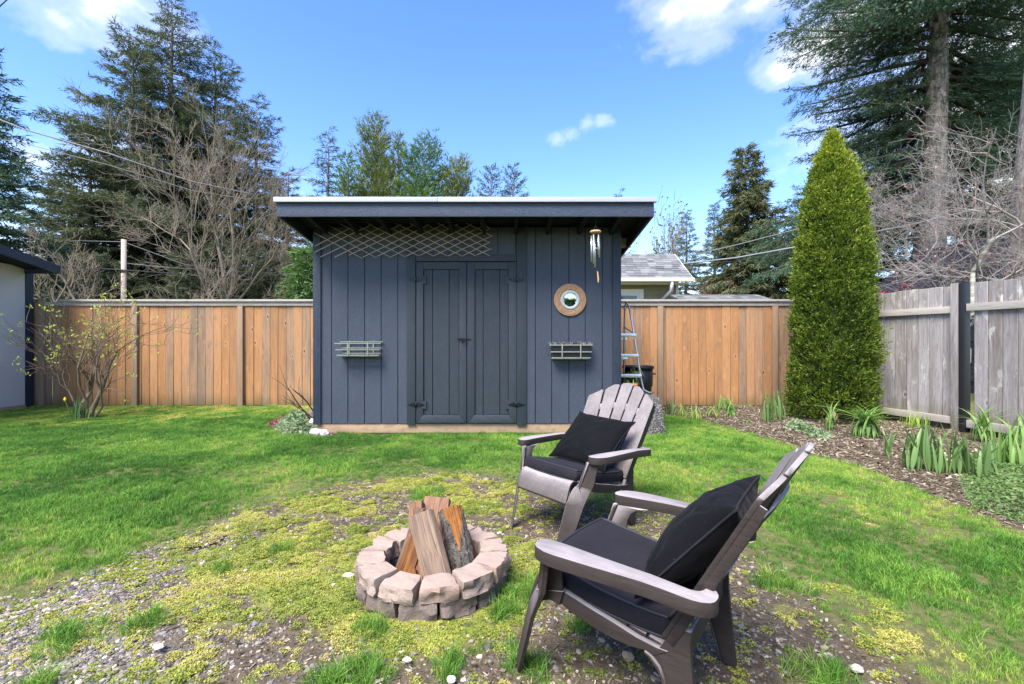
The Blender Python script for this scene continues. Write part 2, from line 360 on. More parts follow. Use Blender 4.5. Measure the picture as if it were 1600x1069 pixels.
def foliage(name, c1, c2, c3, trans=.25, rough=.6, spec=.25):
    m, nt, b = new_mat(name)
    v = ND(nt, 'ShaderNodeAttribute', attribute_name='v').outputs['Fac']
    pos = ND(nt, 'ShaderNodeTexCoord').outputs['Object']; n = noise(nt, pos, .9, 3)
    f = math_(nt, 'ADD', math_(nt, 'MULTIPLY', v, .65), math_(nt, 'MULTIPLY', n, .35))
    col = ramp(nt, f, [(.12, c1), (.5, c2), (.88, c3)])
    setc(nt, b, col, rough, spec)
    tr = ND(nt, 'ShaderNodeBsdfTranslucent', {'Color': mix(nt, 1.0, col, (1.1, 1.2, .7, 1), 'MULTIPLY')}); ms = ND(nt, 'ShaderNodeMixShader', {0: trans, 1: b.outputs[0], 2: tr.outputs[0]})
    nt.links.new(ms.outputs[0], nt.nodes['Material Output'].inputs[0]); return m
M['fir'] = foliage('dark fir needles', (.034, .048, .026), (.085, .105, .056), (.165, .165, .095))
M['fir_blue'] = foliage('blue green fir needles', (.026, .052, .034), (.058, .104, .062), (.125, .185, .105))
M['pine'] = foliage('olive pine needles', (.075, .105, .030), (.15, .18, .05), (.24, .25, .08))
M['pine_green'] = foliage('bright green conifer needles', (.045, .10, .032), (.10, .18, .05), (.18, .27, .085))
M['cedar_tree'] = foliage('olive cedar sprays', (.045, .060, .028), (.10, .115, .05), (.20, .19, .10))
M['spruce_far'] = foliage('distant spruce needles', (.05, .065, .042), (.085, .105, .065), (.13, .145, .09))
M['arbor'] = foliage('yellow green arborvitae sprays', (.045, .080, .012), (.15, .21, .022), (.42, .43, .05), .3)
M['bud'] = foliage('pale lime buds', (.36, .42, .10), (.48, .52, .12), (.58, .58, .16), .4)
M['pinkbud'] = foliage('pink buds', (.4, .12, .10), (.5, .2, .17), (.55, .3, .25), .3)
M['iris'] = foliage('iris leaves', (.09, .17, .05), (.16, .27, .07), (.27, .38, .10), .35, .45, .4)
M['lily'] = foliage('daylily leaves', (.12, .24, .05), (.20, .34, .08), (.33, .46, .15), .35, .45, .4)
M['sedum'] = foliage('small bright green leaves', (.06, .12, .03), (.12, .20, .05), (.20, .28, .09), .3, .5, .3)
M['varieg'] = foliage('variegated ground cover leaves', (.05, .10, .035), (.13, .19, .08), (.36, .40, .24), .25, .5, .3)
M['burgundy'] = foliage('burgundy leaves', (.10, .015, .03), (.2, .03, .05), (.16, .10, .05), .2)
def leafobj(name, c1, c2, trans=.35):
    m, nt, b = new_mat(name); co, r_ = objco(nt); n = noise(nt, vmath(nt, 'MULTIPLY', co, (60, 60, 3)), 1.0, 3)
    col = mix(nt, math_(nt, 'ADD', math_(nt, 'MULTIPLY', r_, .7), math_(nt, 'MULTIPLY', n, .3)), c1, c2); setc(nt, b, col, .42, .4)
    tr = ND(nt, 'ShaderNodeBsdfTranslucent', {'Color': col}); ms = ND(nt, 'ShaderNodeMixShader', {0: trans, 1: b.outputs[0], 2: tr.outputs[0]})
    nt.links.new(ms.outputs[0], nt.nodes['Material Output'].inputs[0]); return m
M['leaf_iris'] = leafobj('sword leaf blue green', (.11, .20, .065), (.22, .34, .10))
M['leaf_lily'] = leafobj('strap leaf bright green', (.13, .27, .045), (.30, .45, .13))
M['leaf_daff'] = leafobj('daffodil leaf', (.07, .16, .06), (.12, .24, .08))
M['leaf_yellow'] = leafobj('lime young leaf', (.24, .38, .05), (.38, .5, .09))

# instanced ground-cover materials read attributes of the instancing points
def instmat(name, stops, rough=.6, trans=.3, spec=.25, hue_n=None):
    m, nt, b = new_mat(name)
    v = ND(nt, 'ShaderNodeAttribute', attribute_name='v', attribute_type='INSTANCER').outputs['Fac']
    col = ramp(nt, v, stops); 
    r_ = ND(nt, 'ShaderNodeAttribute', attribute_name='bl').outputs['Fac']
    f = math_(nt, 'ADD', .72, math_(nt, 'MULTIPLY', r_, .6)); col = mix(nt, 1.0, col, ND(nt, 'ShaderNodeCombineColor', {0: f, 1: f, 2: f}).outputs[0], 'MULTIPLY')
    setc(nt, b, col, rough, spec)
    if trans:
        tr = ND(nt, 'ShaderNodeBsdfTranslucent', {'Color': col}); ms = ND(nt, 'ShaderNodeMixShader', {0: trans, 1: b.outputs[0], 2: tr.outputs[0]})
        nt.links.new(ms.outputs[0], nt.nodes['Material Output'].inputs[0])
    return m
M['grass'] = instmat('lawn grass blades', [(.0, (.065, .165, .024)), (.28, (.130, .275, .036)), (.52, (.23, .38, .060)), (.78, (.40, .46, .085)), (1.0, (.55, .50, .17))])
M['moss'] = instmat('yellow green moss', [(.0, (.15, .20, .035)), (.3, (.26, .30, .05)), (.65, (.42, .40, .08)), (1.0, (.44, .35, .15))])
M['pebble'] = instmat('mixed pebbles', [(.0, (.055, .05, .048)), (.3, (.125, .115, .108)), (.55, (.21, .185, .16)), (.8, (.31, .235, .165)), (.93, (.42, .36, .29)), (1.0, (.52, .47, .40))], .7, 0, .35)
M['chip'] = instmat('bark chips and dry litter', [(.0, (.040, .029, .018)), (.4, (.095, .069, .043)), (.7, (.19, .15, .10)), (1.0, (.42, .36, .27))], .85, 0)

# ------------------------------------------------------------------ ground zones (metres)
Wp = lambda pts: [GR(*p) for p in pts]
worn_poly = Wp([(-330, 1069), (0, 948), (120, 902), (230, 858), (330, 815), (420, 788), (505, 764), (585, 750), (700, 742), (800, 747), (880, 775), (960, 800), (1020, 790), (1075, 812),
                (1150, 848), (1205, 880), (1250, 930), (1330, 985), (1420, 1069)]) + [(1.35, .9), (1.2, .2), (-2.5, .2), (-2.6, .9)]
bed_poly = Wp([(1030, 648), (1085, 655), (1150, 672), (1230, 697), (1300, 718), (1370, 742), (1440, 768), (1510, 800), (1600, 830)]) + [(5.2, 2.6), (6.6, 2.6), (5.9, 5.0), (5.3, 7.2), (5.05, 8.36), (2.2, 8.36)]
bedl_poly = Wp([(412, 662), (428, 674), (455, 681), (500, 684), (530, 682), (530, 665)]) + [(-2.45, 6.0), (-2.6, 7.7), (-3.1, 7.6), (-3.5, 7.0)]
tufts = [(GR(*p), r_) for p, r_ in [((560, 1050), .13), ((520, 1066), .10), ((100, 1000), .13), ((228, 970), .08), ((200, 1040), .12), ((815, 925), .13), ((820, 1030), .10), ((665, 775), .16), ((640, 1045), .08), ((700, 1040), .06),
        ((440, 860), .05), ((575, 985), .07), ((1060, 838), .05), ((855, 1062), .06), ((905, 890), .1), ((1000, 1000), .05), ((250, 925), .07), ((60, 1060), .08), ((330, 1035), .09), ((780, 955), .08), ((900, 975), .06), ((1290, 1060), .12), ((1220, 910), .12), ((20, 975), .12), ((750, 1010), .05), ((350, 890), .05), ((890, 865), .15), ((940, 845), .12)]]
FPIT = Vector((-.37, 2.25, 0))
def zones(x, y):
    wx = x + (fbm(x, y, 3.1, 3, 5) - .5) * .42; wy = y + (fbm(x, y, 3.1, 3, 9) - .5) * .42
    dw = sdist(wx, wy, worn_poly); worn = sstep(-.10, .14, dw)
    n1 = fbm(x, y, 5.0, 4, 21); n2 = fbm(x, y, 1.6, 4, 33); n3 = fbm(x, y, 11, 3, 44)
    bed = sstep(-.03, .05, sdist(x + (n1 - .5) * .12, y + (n1 - .5) * .12, bed_poly)); bedl = sstep(-.03, .05, sdist(x, y, bedl_poly)); bed = np.maximum(bed, bedl)
    tuft = np.zeros_like(x)
    for (tx, ty), tr in [q for i_, q in enumerate(tufts) if i_ not in (4, 8, 16, 18, 23)]: tuft = np.maximum(tuft, sstep(1.0, .45, np.hypot((x - tx), (y - ty)) / tr / (.75 + .6 * n1)))
    # how bare: left/top mossy, bottom centre and right earthy, bottom left gravelly
    gravel = .45 * worn * sstep(.1, 1.2, (-.75 - x) + (2.25 - y) * .55) * sstep(.30, .58, n2 * .4 + n1 * .6 + .08)
    gravel = np.maximum(gravel, worn * sstep(-1.05, -1.5, x + (y - 1.7) * .9) * .9)
    n4 = fbm(x, y, 24, 2, 46); mossb = .425 - .16 * sstep(-.1, .6, x) - .30 * sstep(2.0, 1.75, y) * sstep(-1.1, -.5, x) - .25 * sstep(.2, .02, np.abs(np.hypot(x - .5, y - 1.75) - .25) - .2) + .07 * sstep(-.2, -1.2, x) * sstep(1.7, 2.1, y)
    moss = worn * (1 - .7 * gravel) * sstep(-.05, .07, n1 * .40 + n3 * .28 + n2 * .14 + n4 * .18 - 1 + mossb + .03)
    for hpx, hpy, ha, hb in ((345, 848, .17, .11), (430, 800, .16, .08), (535, 812, .16, .09), (400, 1000, .22, .12), (700, 1000, .32, .15), (590, 770, .2, .08), (1240, 930, .3, .12)):
        hX, hY = GR(hpx, hpy); moss = moss * (1 - sstep(1.3, .5, np.hypot((x - hX) / ha, (y - hY) / hb) + (n3 - .5) * 1.2) * .95)
    hard = sstep(.16, .04, np.abs(np.hypot(x + .37, y - 2.25) - .42))   # greener collar round the pit
    moss = np.maximum(moss, worn * hard * .7)
    # thin lawn right and near edges; sparse patches
    thin = sstep(.50, .68, fbm(x, y, 2.1, 4, 61)) * sstep(1.0, 1.6, x) * sstep(4.6, 3.2, y)
    edge = sstep(.25, .0, np.abs(sdist(x, y, bed_poly) + .10))
    leftmoss = sstep(-3.2, -5.0, x) * sstep(5.9, 7.0, y) + sstep(7.3, 8.0, y) * sstep(-2.4, -3, x)
    grass = (1 - worn) * (1 - bed) * (1 - .3 * thin)
    grass = np.maximum(grass, tuft * (1 - bed))
    yellow = np.clip(.55 * thin + .5 * edge + .8 * leftmoss * sstep(.35, .6, n1) + .9 * sstep(.10, -.22, dw) * sstep(-.55, -.1, dw) * sstep(.35, .6, n2), 0, 1)
    moss = np.maximum(moss, np.clip(.55 * thin * sstep(.45, .6, n1) + .8 * np.clip(leftmoss, 0, 1) * sstep(.4, .55, n1), 0, 1) * (1 - bed))
    return dict(worn=worn, bed=bed, tuft=tuft, gravel=gravel, moss=moss, grass=grass, yellow=yellow, dw=dw, n1=n1, n2=n2, n3=n3)
xs = np.unique(np.concatenate([[-400, -200, -100, -60, -40, -25, -16, -12, -10], np.arange(-9, 9.01, .06), [10, 12, 16, 25, 40, 60, 100, 200, 400]]))
ys = np.unique(np.concatenate([[-200, -60, -20, -8, -3, -1, 0], np.arange(.5, 9, .06), [10, 12, 16, 22, 30, 45, 70, 120, 250, 800]]))
gx, gy = np.meshgrid(xs, ys); fxx, fyy = gx.ravel(), gy.ravel(); Z = zones(fxx, fyy)
gz = ((fbm(fxx, fyy, 1.3, 3, 71) - .5) * .03 + (Z['n1'] - .5) * .02 * Z['worn'] - .012 * Z['worn'] * (1 - Z['moss'])) * (np.abs(fxx) < 9) * (fyy < 8.9) * (fyy > .5)
# small dug hole in the moss
hx, hy = GR(345, 848); hole = sstep(1.3, .3, np.hypot((fxx - hx) / .16, (fyy - hy) / .11)); gz = gz - .045 * hole
def ground_h(x, y):
    z = zones(x, y); return (fbm(x, y, 1.3, 3, 71) - .5) * .03 + (z['n1'] - .5) * .02 * z['worn'] - .012 * z['worn'] * (1 - z['moss'])
nx, ny = len(xs), len(ys); ii = (np.arange(ny - 1)[:, None] * nx + np.arange(nx - 1)[None, :]).ravel()
m, nt, b = new_mat('garden soil moss and turf base'); at = lambda n_: ND(nt, 'ShaderNodeAttribute', attribute_name=n_).outputs['Fac']
gp = ND(nt, 'ShaderNodeTexCoord').outputs['Object']; na = noise(nt, gp, 22, 7, .7); nb = noise(nt, gp, 90, 4, .7); nc = noise(nt, gp, 4, 4)
soil = mix(nt, ramp(nt, na, [(.35, 0.0), (.65, 1.0)]), (.072, .052, .032), (.155, .118, .076)); soil = mix(nt, ramp(nt, nb, [(.55, 0.0), (.72, .6)]), soil, (.30, .25, .19))
vor = ND(nt, 'ShaderNodeTexVoronoi', {'Scale': 75.0}); nt.links.new(gp, vor.inputs['Vector']); vs_ = ND(nt, 'ShaderNodeSeparateColor', {0: vor.outputs['Color']}).outputs[0]
gvc = ramp(nt, vs_, [(0, (.11, .10, .10)), (.4, (.25, .24, .23)), (.75, (.34, .29, .24)), (1, (.52, .50, .46))]); gvc = mix(nt, ramp(nt, vor.outputs['Distance'], [(.3, 0.0), (.6, .85)]), gvc, (.09, .065, .05))
turf = mix(nt, ramp(nt, na, [(.3, 0.0), (.7, 1.0)]), (.055, .085, .022), (.20, .18, .07)); mossc = mix(nt, ramp(nt, nb, [(.3, 0.0), (.7, 1.0)]), (.15, .17, .03), (.40, .40, .07))
chipc = mix(nt, ramp(nt, nb, [(.35, 0.0), (.6, 1.0)]), (.045, .032, .02), (.15, .11, .068))
colr = mix(nt, at('m_gravel'), soil, gvc); colr = mix(nt, at('m_moss'), colr, mossc); colr = mix(nt, at('m_grass'), colr, turf); colr = mix(nt, at('m_bed'), colr, chipc)
setc(nt, b, colr, .95, .12); bump(nt, b, math_(nt, 'ADD', na, math_(nt, 'MULTIPLY', nb, .5)), .9, .02)
ground = mesh_np('ground', np.stack([fxx, fyy, gz], 1), np.stack([ii, ii + 1, ii + 1 + nx, ii + nx], 1), m, None,
                 {'m_gravel': Z['gravel'], 'm_moss': Z['moss'], 'm_grass': Z['grass'], 'm_bed': Z['bed']}, True)
tag(ground, kind='structure')

# --- instanced cover -------------------------------------------------
PROTO = bpy.data.collections.new('cover_prototypes')      # never linked to the scene: only instanced
def proto_obj(name, V, F, mat, bl):
    o = mesh_np(name, V, F, mat, None, {'bl': bl}); COL.objects.unlink(o); return o
def tuft_proto(i, nb, h, rad, w, lean, mat, name):
    V = []; F = []; bl = []
    for k in range(nb):
        a = rng.uniform(0, 6.283); rr = rad * math.sqrt(rng.uniform()); bx, by = rr * math.cos(a), rr * math.sin(a)
        hh = h * rng.uniform(.55, 1.15); ld = rng.uniform(0, 6.283); ln = lean * rng.uniform(.2, 1.3) * hh; yaw = rng.uniform(0, 3.14)
        dx, dy = math.cos(yaw) * w / 2, math.sin(yaw) * w / 2; lx, ly = math.cos(ld) * ln, math.sin(ld) * ln
        b0 = len(V)
        V += [(bx - dx, by - dy, -.01), (bx + dx, by + dy, -.01), (bx + lx * .35 - dx * .8, by + ly * .35 - dy * .8, hh * .6), (bx + lx * .35 + dx * .8, by + ly * .35 + dy * .8, hh * .6),
              (bx + lx - dx * .15, by + ly - dy * .15, hh * .95), (bx + lx + dx * .15, by + ly + dy * .15, hh * .95)]
        F += [(b0, b0 + 1, b0 + 3, b0 + 2), (b0 + 2, b0 + 3, b0 + 5, b0 + 4)]; bl += [rng.uniform()] * 6
    return proto_obj(name, V, F, mat, bl)
def moss_proto(i, n, rad, mat, name):
    V = []; F = []; bl = []
    for k in range(n):
        a = rng.uniform(0, 6.283); rr = rad * math.sqrt(rng.uniform()); c = np.array([rr * math.cos(a), rr * math.sin(a), rng.uniform(.001, .009) * (1.3 - rr / rad)])
        s = rng.uniform(.0014, .0030); yaw = rng.uniform(0, 6.283); t1, t2 = rng.uniform(-.7, .7, 2); ca, sa = math.cos(yaw), math.sin(yaw)
        b0 = len(V)
        for u, v in ((-1, -.8), (1, -.8), (1, .8), (-1, .8)):
            V.append(tuple(c + s * np.array([u * ca - v * sa, u * sa + v * ca, u * t1 + v * t2])))
        F.append((b0, b0 + 1, b0 + 2, b0 + 3)); bl += [rng.uniform()] * 4
    return proto_obj(name, V, F, mat, bl)
def rock_proto(name, mat, flat=.55):
    bm = bmesh.new(); bmesh.ops.create_icosphere(bm, subdivisions=1, radius=1)
    V = np.array([v.co for v in bm.verts]); V *= rng.uniform(.75, 1.2, V.shape); V[:, 2] *= flat; V[:, 0] *= 1.25; V[:, 2] += flat * .3
    F = [[v.index for v in f.verts] for f in bm.faces]; bm.free()
    return proto_obj(name, V, F, mat, np.full(len(V), rng.uniform()))
def chip_proto(name, mat):
    l, w, t = rng.uniform(.6, 1.3), rng.uniform(.14, .4), .1
    V = [(-l, -w, 0), (l, -w * .6, 0), (l * 1.1, w * .5, 0), (-l * .8, w, 0), (-l, -w, t), (l, -w * .6, t), (l * 1.1, w * .5, t * 1.4), (-l * .8, w, t)]
    return proto_obj(name, V, [(4, 5, 6, 7), (0, 1, 5, 4), (1, 2, 6, 5), (2, 3, 7, 6), (3, 0, 4, 7)], mat, np.full(8, rng.uniform()))
def coll(name, objs):
    c = bpy.data.collections.new(name)
    for o in objs: c.objects.link(o)
    return c
C_grass = coll('proto_grass', [tuft_proto(i, 26, .034, .036, .0030, .75, M['grass'], f'grass_tuft') for i in range(6)])
C_tall = coll('proto_tall', [tuft_proto(i, 30, .062, .034, .0030, 1.0, M['grass'], f'tall_tuft') for i in range(4)])
C_moss = coll('proto_moss', [moss_proto(i, 120, .027, M['moss'], 'moss_cushion') for i in range(4)])
C_peb = coll('proto_pebble', [rock_proto('pebble', M['pebble']) for i in range(7)])
C_chip = coll('proto_chip', [chip_proto('chip', M['chip']) for i in range(6)])
def scatter(name, coll_, P, rot, scl, v, label=None):
    o = mesh_np(name, P, np.zeros((0, 4)), None, None, {'rot': rot, 'scl': scl, 'v': v})
    ng = bpy.data.node_groups.new(name, 'GeometryNodeTree')
    ng.interface.new_socket('Geometry', in_out='INPUT', socket_type='NodeSocketGeometry'); ng.interface.new_socket('Geometry', in_out='OUTPUT', socket_type='NodeSocketGeometry')
    gi = ng.nodes.new('NodeGroupInput'); go = ng.nodes.new('NodeGroupOutput')
    ci = ng.nodes.new('GeometryNodeCollectionInfo'); ci.inputs['Collection'].default_value = coll_; ci.inputs['Separate Children'].default_value = True; ci.inputs['Reset Children'].default_value = True
    ip = ng.nodes.new('GeometryNodeInstanceOnPoints'); ip.inputs['Pick Instance'].default_value = True
    a1 = ng.nodes.new('GeometryNodeInputNamedAttribute'); a1.data_type = 'FLOAT_VECTOR'; a1.inputs['Name'].default_value = 'rot'
    a2 = ng.nodes.new('GeometryNodeInputNamedAttribute'); a2.data_type = 'FLOAT'; a2.inputs['Name'].default_value = 'scl'
    e2r = ng.nodes.new('FunctionNodeEulerToRotation')
    L = ng.links.new; L(gi.outputs[0], ip.inputs['Points']); L(ci.outputs[0], ip.inputs['Instance']); L(a1.outputs[0], e2r.inputs[0]); L(e2r.outputs[0], ip.inputs['Rotation'])
    L(a2.outputs[0], ip.inputs['Scale']); L(ip.outputs[0], go.inputs[0])
    md = o.modifiers.new('scatter', 'NODES'); md.node_group = ng
    return tag(o, label, kind='stuff')
def sample(n, x0, x1, y0, y1):
    """uniform points; kept if inside the slightly widened view wedge"""
    x = rng.uniform(x0, x1, n); y = rng.uniform(y0, y1, n); k = (np.abs(x) < y * 1.12 + .9)
    # inside the shed and beyond the side fence nothing grows
    k &= ~((x > -2.46) & (x < 1.36) & (y > 5.80)); k &= ~((x > 1.45) & (x < 1.92) & (y > 5.74) & (y < 7)); k &= (x < 5.6 - .2466 * (y - 5.97) - .02); k &= (y < 8.33); k &= np.hypot(x - FPIT.x, y - FPIT.y) > .355
    return x[k], y[k]
def rots(n, tilt): return np.stack([rng.normal(0, tilt, n), rng.normal(0, tilt, n), rng.uniform(0, 6.283, n)], 1)
# lawn
x, y = sample(118000, -9, 6.8, 1.2, 8.36); z = zones(x, y); k = rng.uniform(size=len(x)) < z['grass'] * (.55 + .6 * z['n1']); x, y = x[k], y[k]; z = {a: c[k] for a, c in z.items()}
stripe = fbm(x * .6 + y * .9, y * .6 - x * .2, 1.1, 3, 90)
v = np.clip(.22 + .75 * (fbm(x, y, 1.0, 4, 81) - .45) + .7 * (fbm(x, y, 5.5, 3, 83) - .5) + .45 * (stripe - .45) + .5 * z['yellow'] + rng.normal(0, .12, len(x)), 0, 1)
hs = np.clip(.30 + 1.3 * fbm(x, y, 3.2, 3, 95), .5, 1.4) * (1 - .4 * sstep(-.45, .0, z['dw'])) * np.clip(1 - .55 * z['yellow'], .4, 1) * np.where(z['worn'] > .5, .9, 1)
scatter('lawn_grass', C_grass, np.stack([x, y, ground_h(x, y)], 1), rots(len(x), .16), hs, v, 'short bright green lawn grass around the worn patch')
# tufts
x, y = sample(26000, -3.5, 3.2, 1.2, 4.2); z = zones(x, y); k = (rng.uniform(size=len(x)) < np.maximum(z['tuft'] * .55, .22 * sstep(.62, .75, z['n2']) * (1 - z['worn']))) & (z['bed'] < .3); x, y = x[k], y[k]
scatter('grass_tufts', C_tall, np.stack([x, y, ground_h(x, y)], 1), rots(len(x), .22), rng.uniform(.5, 1.1, len(x)), np.clip(rng.normal(.30, .16, len(x)), 0, 1), 'longer grass tufts scattered over the bare patch')
# moss
x, y = sample(90000, -8.6, 4.5, 1.2, 8.36); z = zones(x, y); pr = z['moss'] * (.25 + .75 * sstep(.35, .5, fbm(x, y, 26, 2, 55))); k = rng.uniform(size=len(x)) < np.where(y > 4.5, pr * .8, pr); x, y = x[k], y[k]
x2, y2 = sample(60000, -3.2, 2.0, 1.2, 3.9); z2 = zones(x2, y2); k = rng.uniform(size=len(x2)) < z2['moss'] * (.2 + .8 * sstep(.38, .5, fbm(x2, y2, 26, 2, 55))) + .04 * z2['worn']; x = np.concatenate([x, x2[k]]); y = np.concatenate([y, y2[k]])
scatter('moss_cover', C_moss, np.stack([x, y, ground_h(x, y) - .002], 1), rots(len(x), .1), rng.uniform(.6, 1.25, len(x)) * np.where(y > 4.5, 1.6, 1), np.clip(fbm(x, y, 4, 3, 77) * 1.3 - .2 + rng.normal(0, .13, len(x)), 0, 1), 'yellow green moss on the worn ground')
# pebbles
x, y = sample(260000, -3.4, 2.4, 1.1, 4.2); z = zones(x, y); pr = z['gravel'] * .85 + .075 * z['worn'] * (1 - z['moss']) + .03 * z['worn']; k = rng.uniform(size=len(x)) < pr; x, y = x[k], y[k]; z = {a: c[k] for a, c in z.items()}
ps = np.exp(rng.normal(-5.35, .38, len(x))); ps = np.where(rng.uniform(size=len(x)) < .004, ps * 2.2, ps)
scatter('gravel_pebbles', C_peb, np.stack([x, y, ground_h(x, y)], 1), rots(len(x), .25), ps, np.clip(rng.beta(1.6, 1.5, len(x)) + .1 * (rng.uniform(size=len(x)) < .1), 0, 1), 'grey and tan pebbles in the worn ground')
# litter and bark chips
x, y = sample(150000, -3.5, 6.6, 1.1, 8.3); z = zones(x, y); pr = z['bed'] * .95 + .75 * z['worn'] * (1 - z['moss']) + .10 * z['worn']; k = rng.uniform(size=len(x)) < pr; x, y = x[k], y[k]
scatter('bark_mulch', C_chip, np.stack([x, y, ground_h(x, y) + .003], 1), rots(len(x), .3), np.exp(rng.normal(-4.1, .35, len(x))) * np.where(z['worn'][k] > .3, .42, 1), rng.beta(1.3, 1.6, len(x)), 'brown bark chips and dry litter on the beds')
# a few single stones that catch the eye
def rock(name, loc, s, mat, label, cat='stone', seed=1, sub=2):
    bm = bmesh.new(); bmesh.ops.create_icosphere(bm, subdivisions=sub, radius=1)
    for v_ in bm.verts:
        n_ = mnoise.noise(v_.co * 1.3 + Vector((seed * 7, 0, 0))); v_.co *= 1 + .35 * n_; v_.co = Vector((v_.co.x * s[0], v_.co.y * s[1], v_.co.z * s[2]))
    me = bpy.data.meshes.new(name); bm.to_mesh(me); bm.free(); me.materials.append(mat); o = bpy.data.objects.new(name, me); COL.objects.link(o); o.location = loc
    for p in me.polygons: p.use_smooth = sub > 2
    return tag(o, label, cat)
M['tan_rock'] = stone('tan pebble', (.42, .29, .19), (.46, .33, .22), (.38, .28, .2), 30, .2)
M['pale_rock'] = stone('pale stone', (.50, .42, .36), (.56, .48, .42), (.46, .38, .3), 30, .3)
for i, (px, py, s, mt, lb) in enumerate([(981, 1028, .020, 'tan_rock', 'round tan stone on the soil under the nearer chair'), (545, 901, .026, 'pale_rock', 'flat pale pinkish stone left of the fire pit'),
        (1338, 1047, .022, 'pale_rock', 'flat white stone in the bare soil near the lower right edge'), (248, 1013, .019, 'pale_rock', 'cream stone in the gravel near the lower left'), (636, 1033, .016, 'pale_rock', 'small pinkish stone on bare soil below the fire pit'),
        (705, 1064, .017, 'white_rock', 'white stone at the lower edge below the fire pit'), (740, 1038, .010, 'block_low', 'small blue grey stone on bare soil left of the near chair foot')]):
    gx_, gy_ = GR(px, py); rock('stone', (gx_, gy_, .006), (s, s * .85, s * (.8 if i == 0 else .45)), M[mt], lb, 'stone', i + 3, 3)

# ------------------------------------------------------------------ back fence
fence = empty('cedar_fence', (0, 8.36, 0), 0, 'cedar board back fence with grey cap running behind the shed', 'fence')
pl = MB().box(-.0685, .0685, -.009, .009, -.90, .90)
proto_plank = pl.build('plank', M['cedar'], fence, bevel=.003, seg=1); first = True
posts_px = [69, 214, 378]; posts_x = [(p - CXP) * 8.36 / FPX for p in posts_px]; posts_x += [posts_x[-1] + 1.84 * k for k in range(1, 4)] + [(1030.5 - CXP) * 8.36 / FPX, (1030.5 - CXP) * 8.36 / FPX + 2.0]
xx = -8.46; k = 0
while xx < 5.1:
    o = proto_plank if first else proto_plank.copy()
    if not first: COL.objects.link(o); o.parent = fence
    first = False; wsc = random.uniform(.97, 1.03)
    o.scale = (wsc, 1, 1 + random.uniform(-.004, .004)); o.location = (xx + .0685, random.uniform(-.006, .006), .91 + random.uniform(-.005, .005)); o.rotation_euler = (0, random.uniform(-.003, .003), math.pi * (k % 2))
    xx += .137 * wsc + random.uniform(.002, .007); k += 1
MB().box(-7.9, 5.15, -.07, .055, 1.825, 1.862).build('cap_rail', M['cap_wood'], fence, bevel=.004)
MB().box(-8.2, 5.15, -.0375, -.0115, 1.755, 1.822).build('top_rail', M['cedar'], fence)
for i, px_ in enumerate(posts_x): MB().box(-.046, .046, -.065, -.0115, -.94, .80 if i else .93).build('fence_post', M['post_wood'], fence, bevel=.004, loc=(px_, 0, .945 if True else 0))
for o in fence.children:
    if o.name.startswith('top_rail'): o.data.materials[0] = M['cap_wood']

# ------------------------------------------------------------------ right grey fence (runs towards the camera)
FX, FY = 5.6, 5.97; fdir = Vector((-.2466, 1, 0)).normalized(); frz = math.atan2(fdir.y, fdir.x) - math.pi   # local +x points towards the camera
gf = empty('weathered_fence', (FX, FY, 0), frz, 'old weathered grey board fence along the right side with horizontal rails', 'fence')
# local: +x towards the camera along the fence, +y -> away from the garden or towards it?
ly = Matrix.Rotation(frz, 3, 'Z') @ Vector((0, 1, 0)); side = 1 if ly.x < 0 else -1       # side: local y sign that faces the garden
pgrey = MB().box(-.070, .070, -.010, .010, -.86, .86).build('plank', M['grey_wood'], gf, bevel=.004, seg=1); first = True; k = 0
for (a, b_, top) in ((-2.55, -.02, 1.83), (.16, 3.4, 1.85)):
    xx = a
    while xx + .14 < b_ + .05:
        o = pgrey if first else pgrey.copy()
        if not first: COL.objects.link(o); o.parent = gf
        first = False; w_ = random.uniform(.92, 1.10)
        o.scale = (w_, 1, 1); o.location = (xx + .07 * w_, random.uniform(-.004, .004), top - .86 + random.uniform(-.012, .006)); o.rotation_euler = (0, random.uniform(-.006, .006), math.pi * (k % 2))
        xx += .142 * w_ + random.uniform(.001, .007); k += 1
def rail(x0, x1, z0, z1, name='rail', mt='grey_rail', y0=.012, y1=.052):
    l = (x1 - x0) / 2
    o = MB().box(-(z1 - z0) / 2, (z1 - z0) / 2, -(y1 - y0) / 2, (y1 - y0) / 2, -l, l).build(name, M[mt], gf, bevel=.004)
    o.rotation_euler = (0, R(90), 0); o.location = ((x0 + x1) / 2, side * (y0 + y1) / 2, (z0 + z1) / 2); return o
rail(-2.55, -.03, 1.485, 1.572); rail(-2.55, -.03, .09, .18); rail(.10, 3.4, 1.50, 1.59); rail(.10, 3.4, .07, .165)
MB().box(-.062, .03, min(side * .055, -side * .03), max(side * .055, -side * .03), -.95, .95).build('fence_post', M['grey_wood'], gf, bevel=.004, loc=(0, side * .012, .905))
MB().box(.033, .095, min(side * .075, -side * .03), max(side * .075, -side * .03), -.95, .95).build('black_post', M['black'], gf, bevel=.003, loc=(0, 0, .90))
for xx in (1.95, 3.35): MB().box(-.045, .045, -.04, .04, -.92, .92).build('fence_post', M['grey_wood'], gf, bevel=.004, loc=(xx, -side * .052, .90))
mbk = MB().box(-2.6, 3.45, -.006, .006, 0, .13); mbk.build('kick_board', M['twig_brown'], gf, loc=(0, -side * .03, 0))

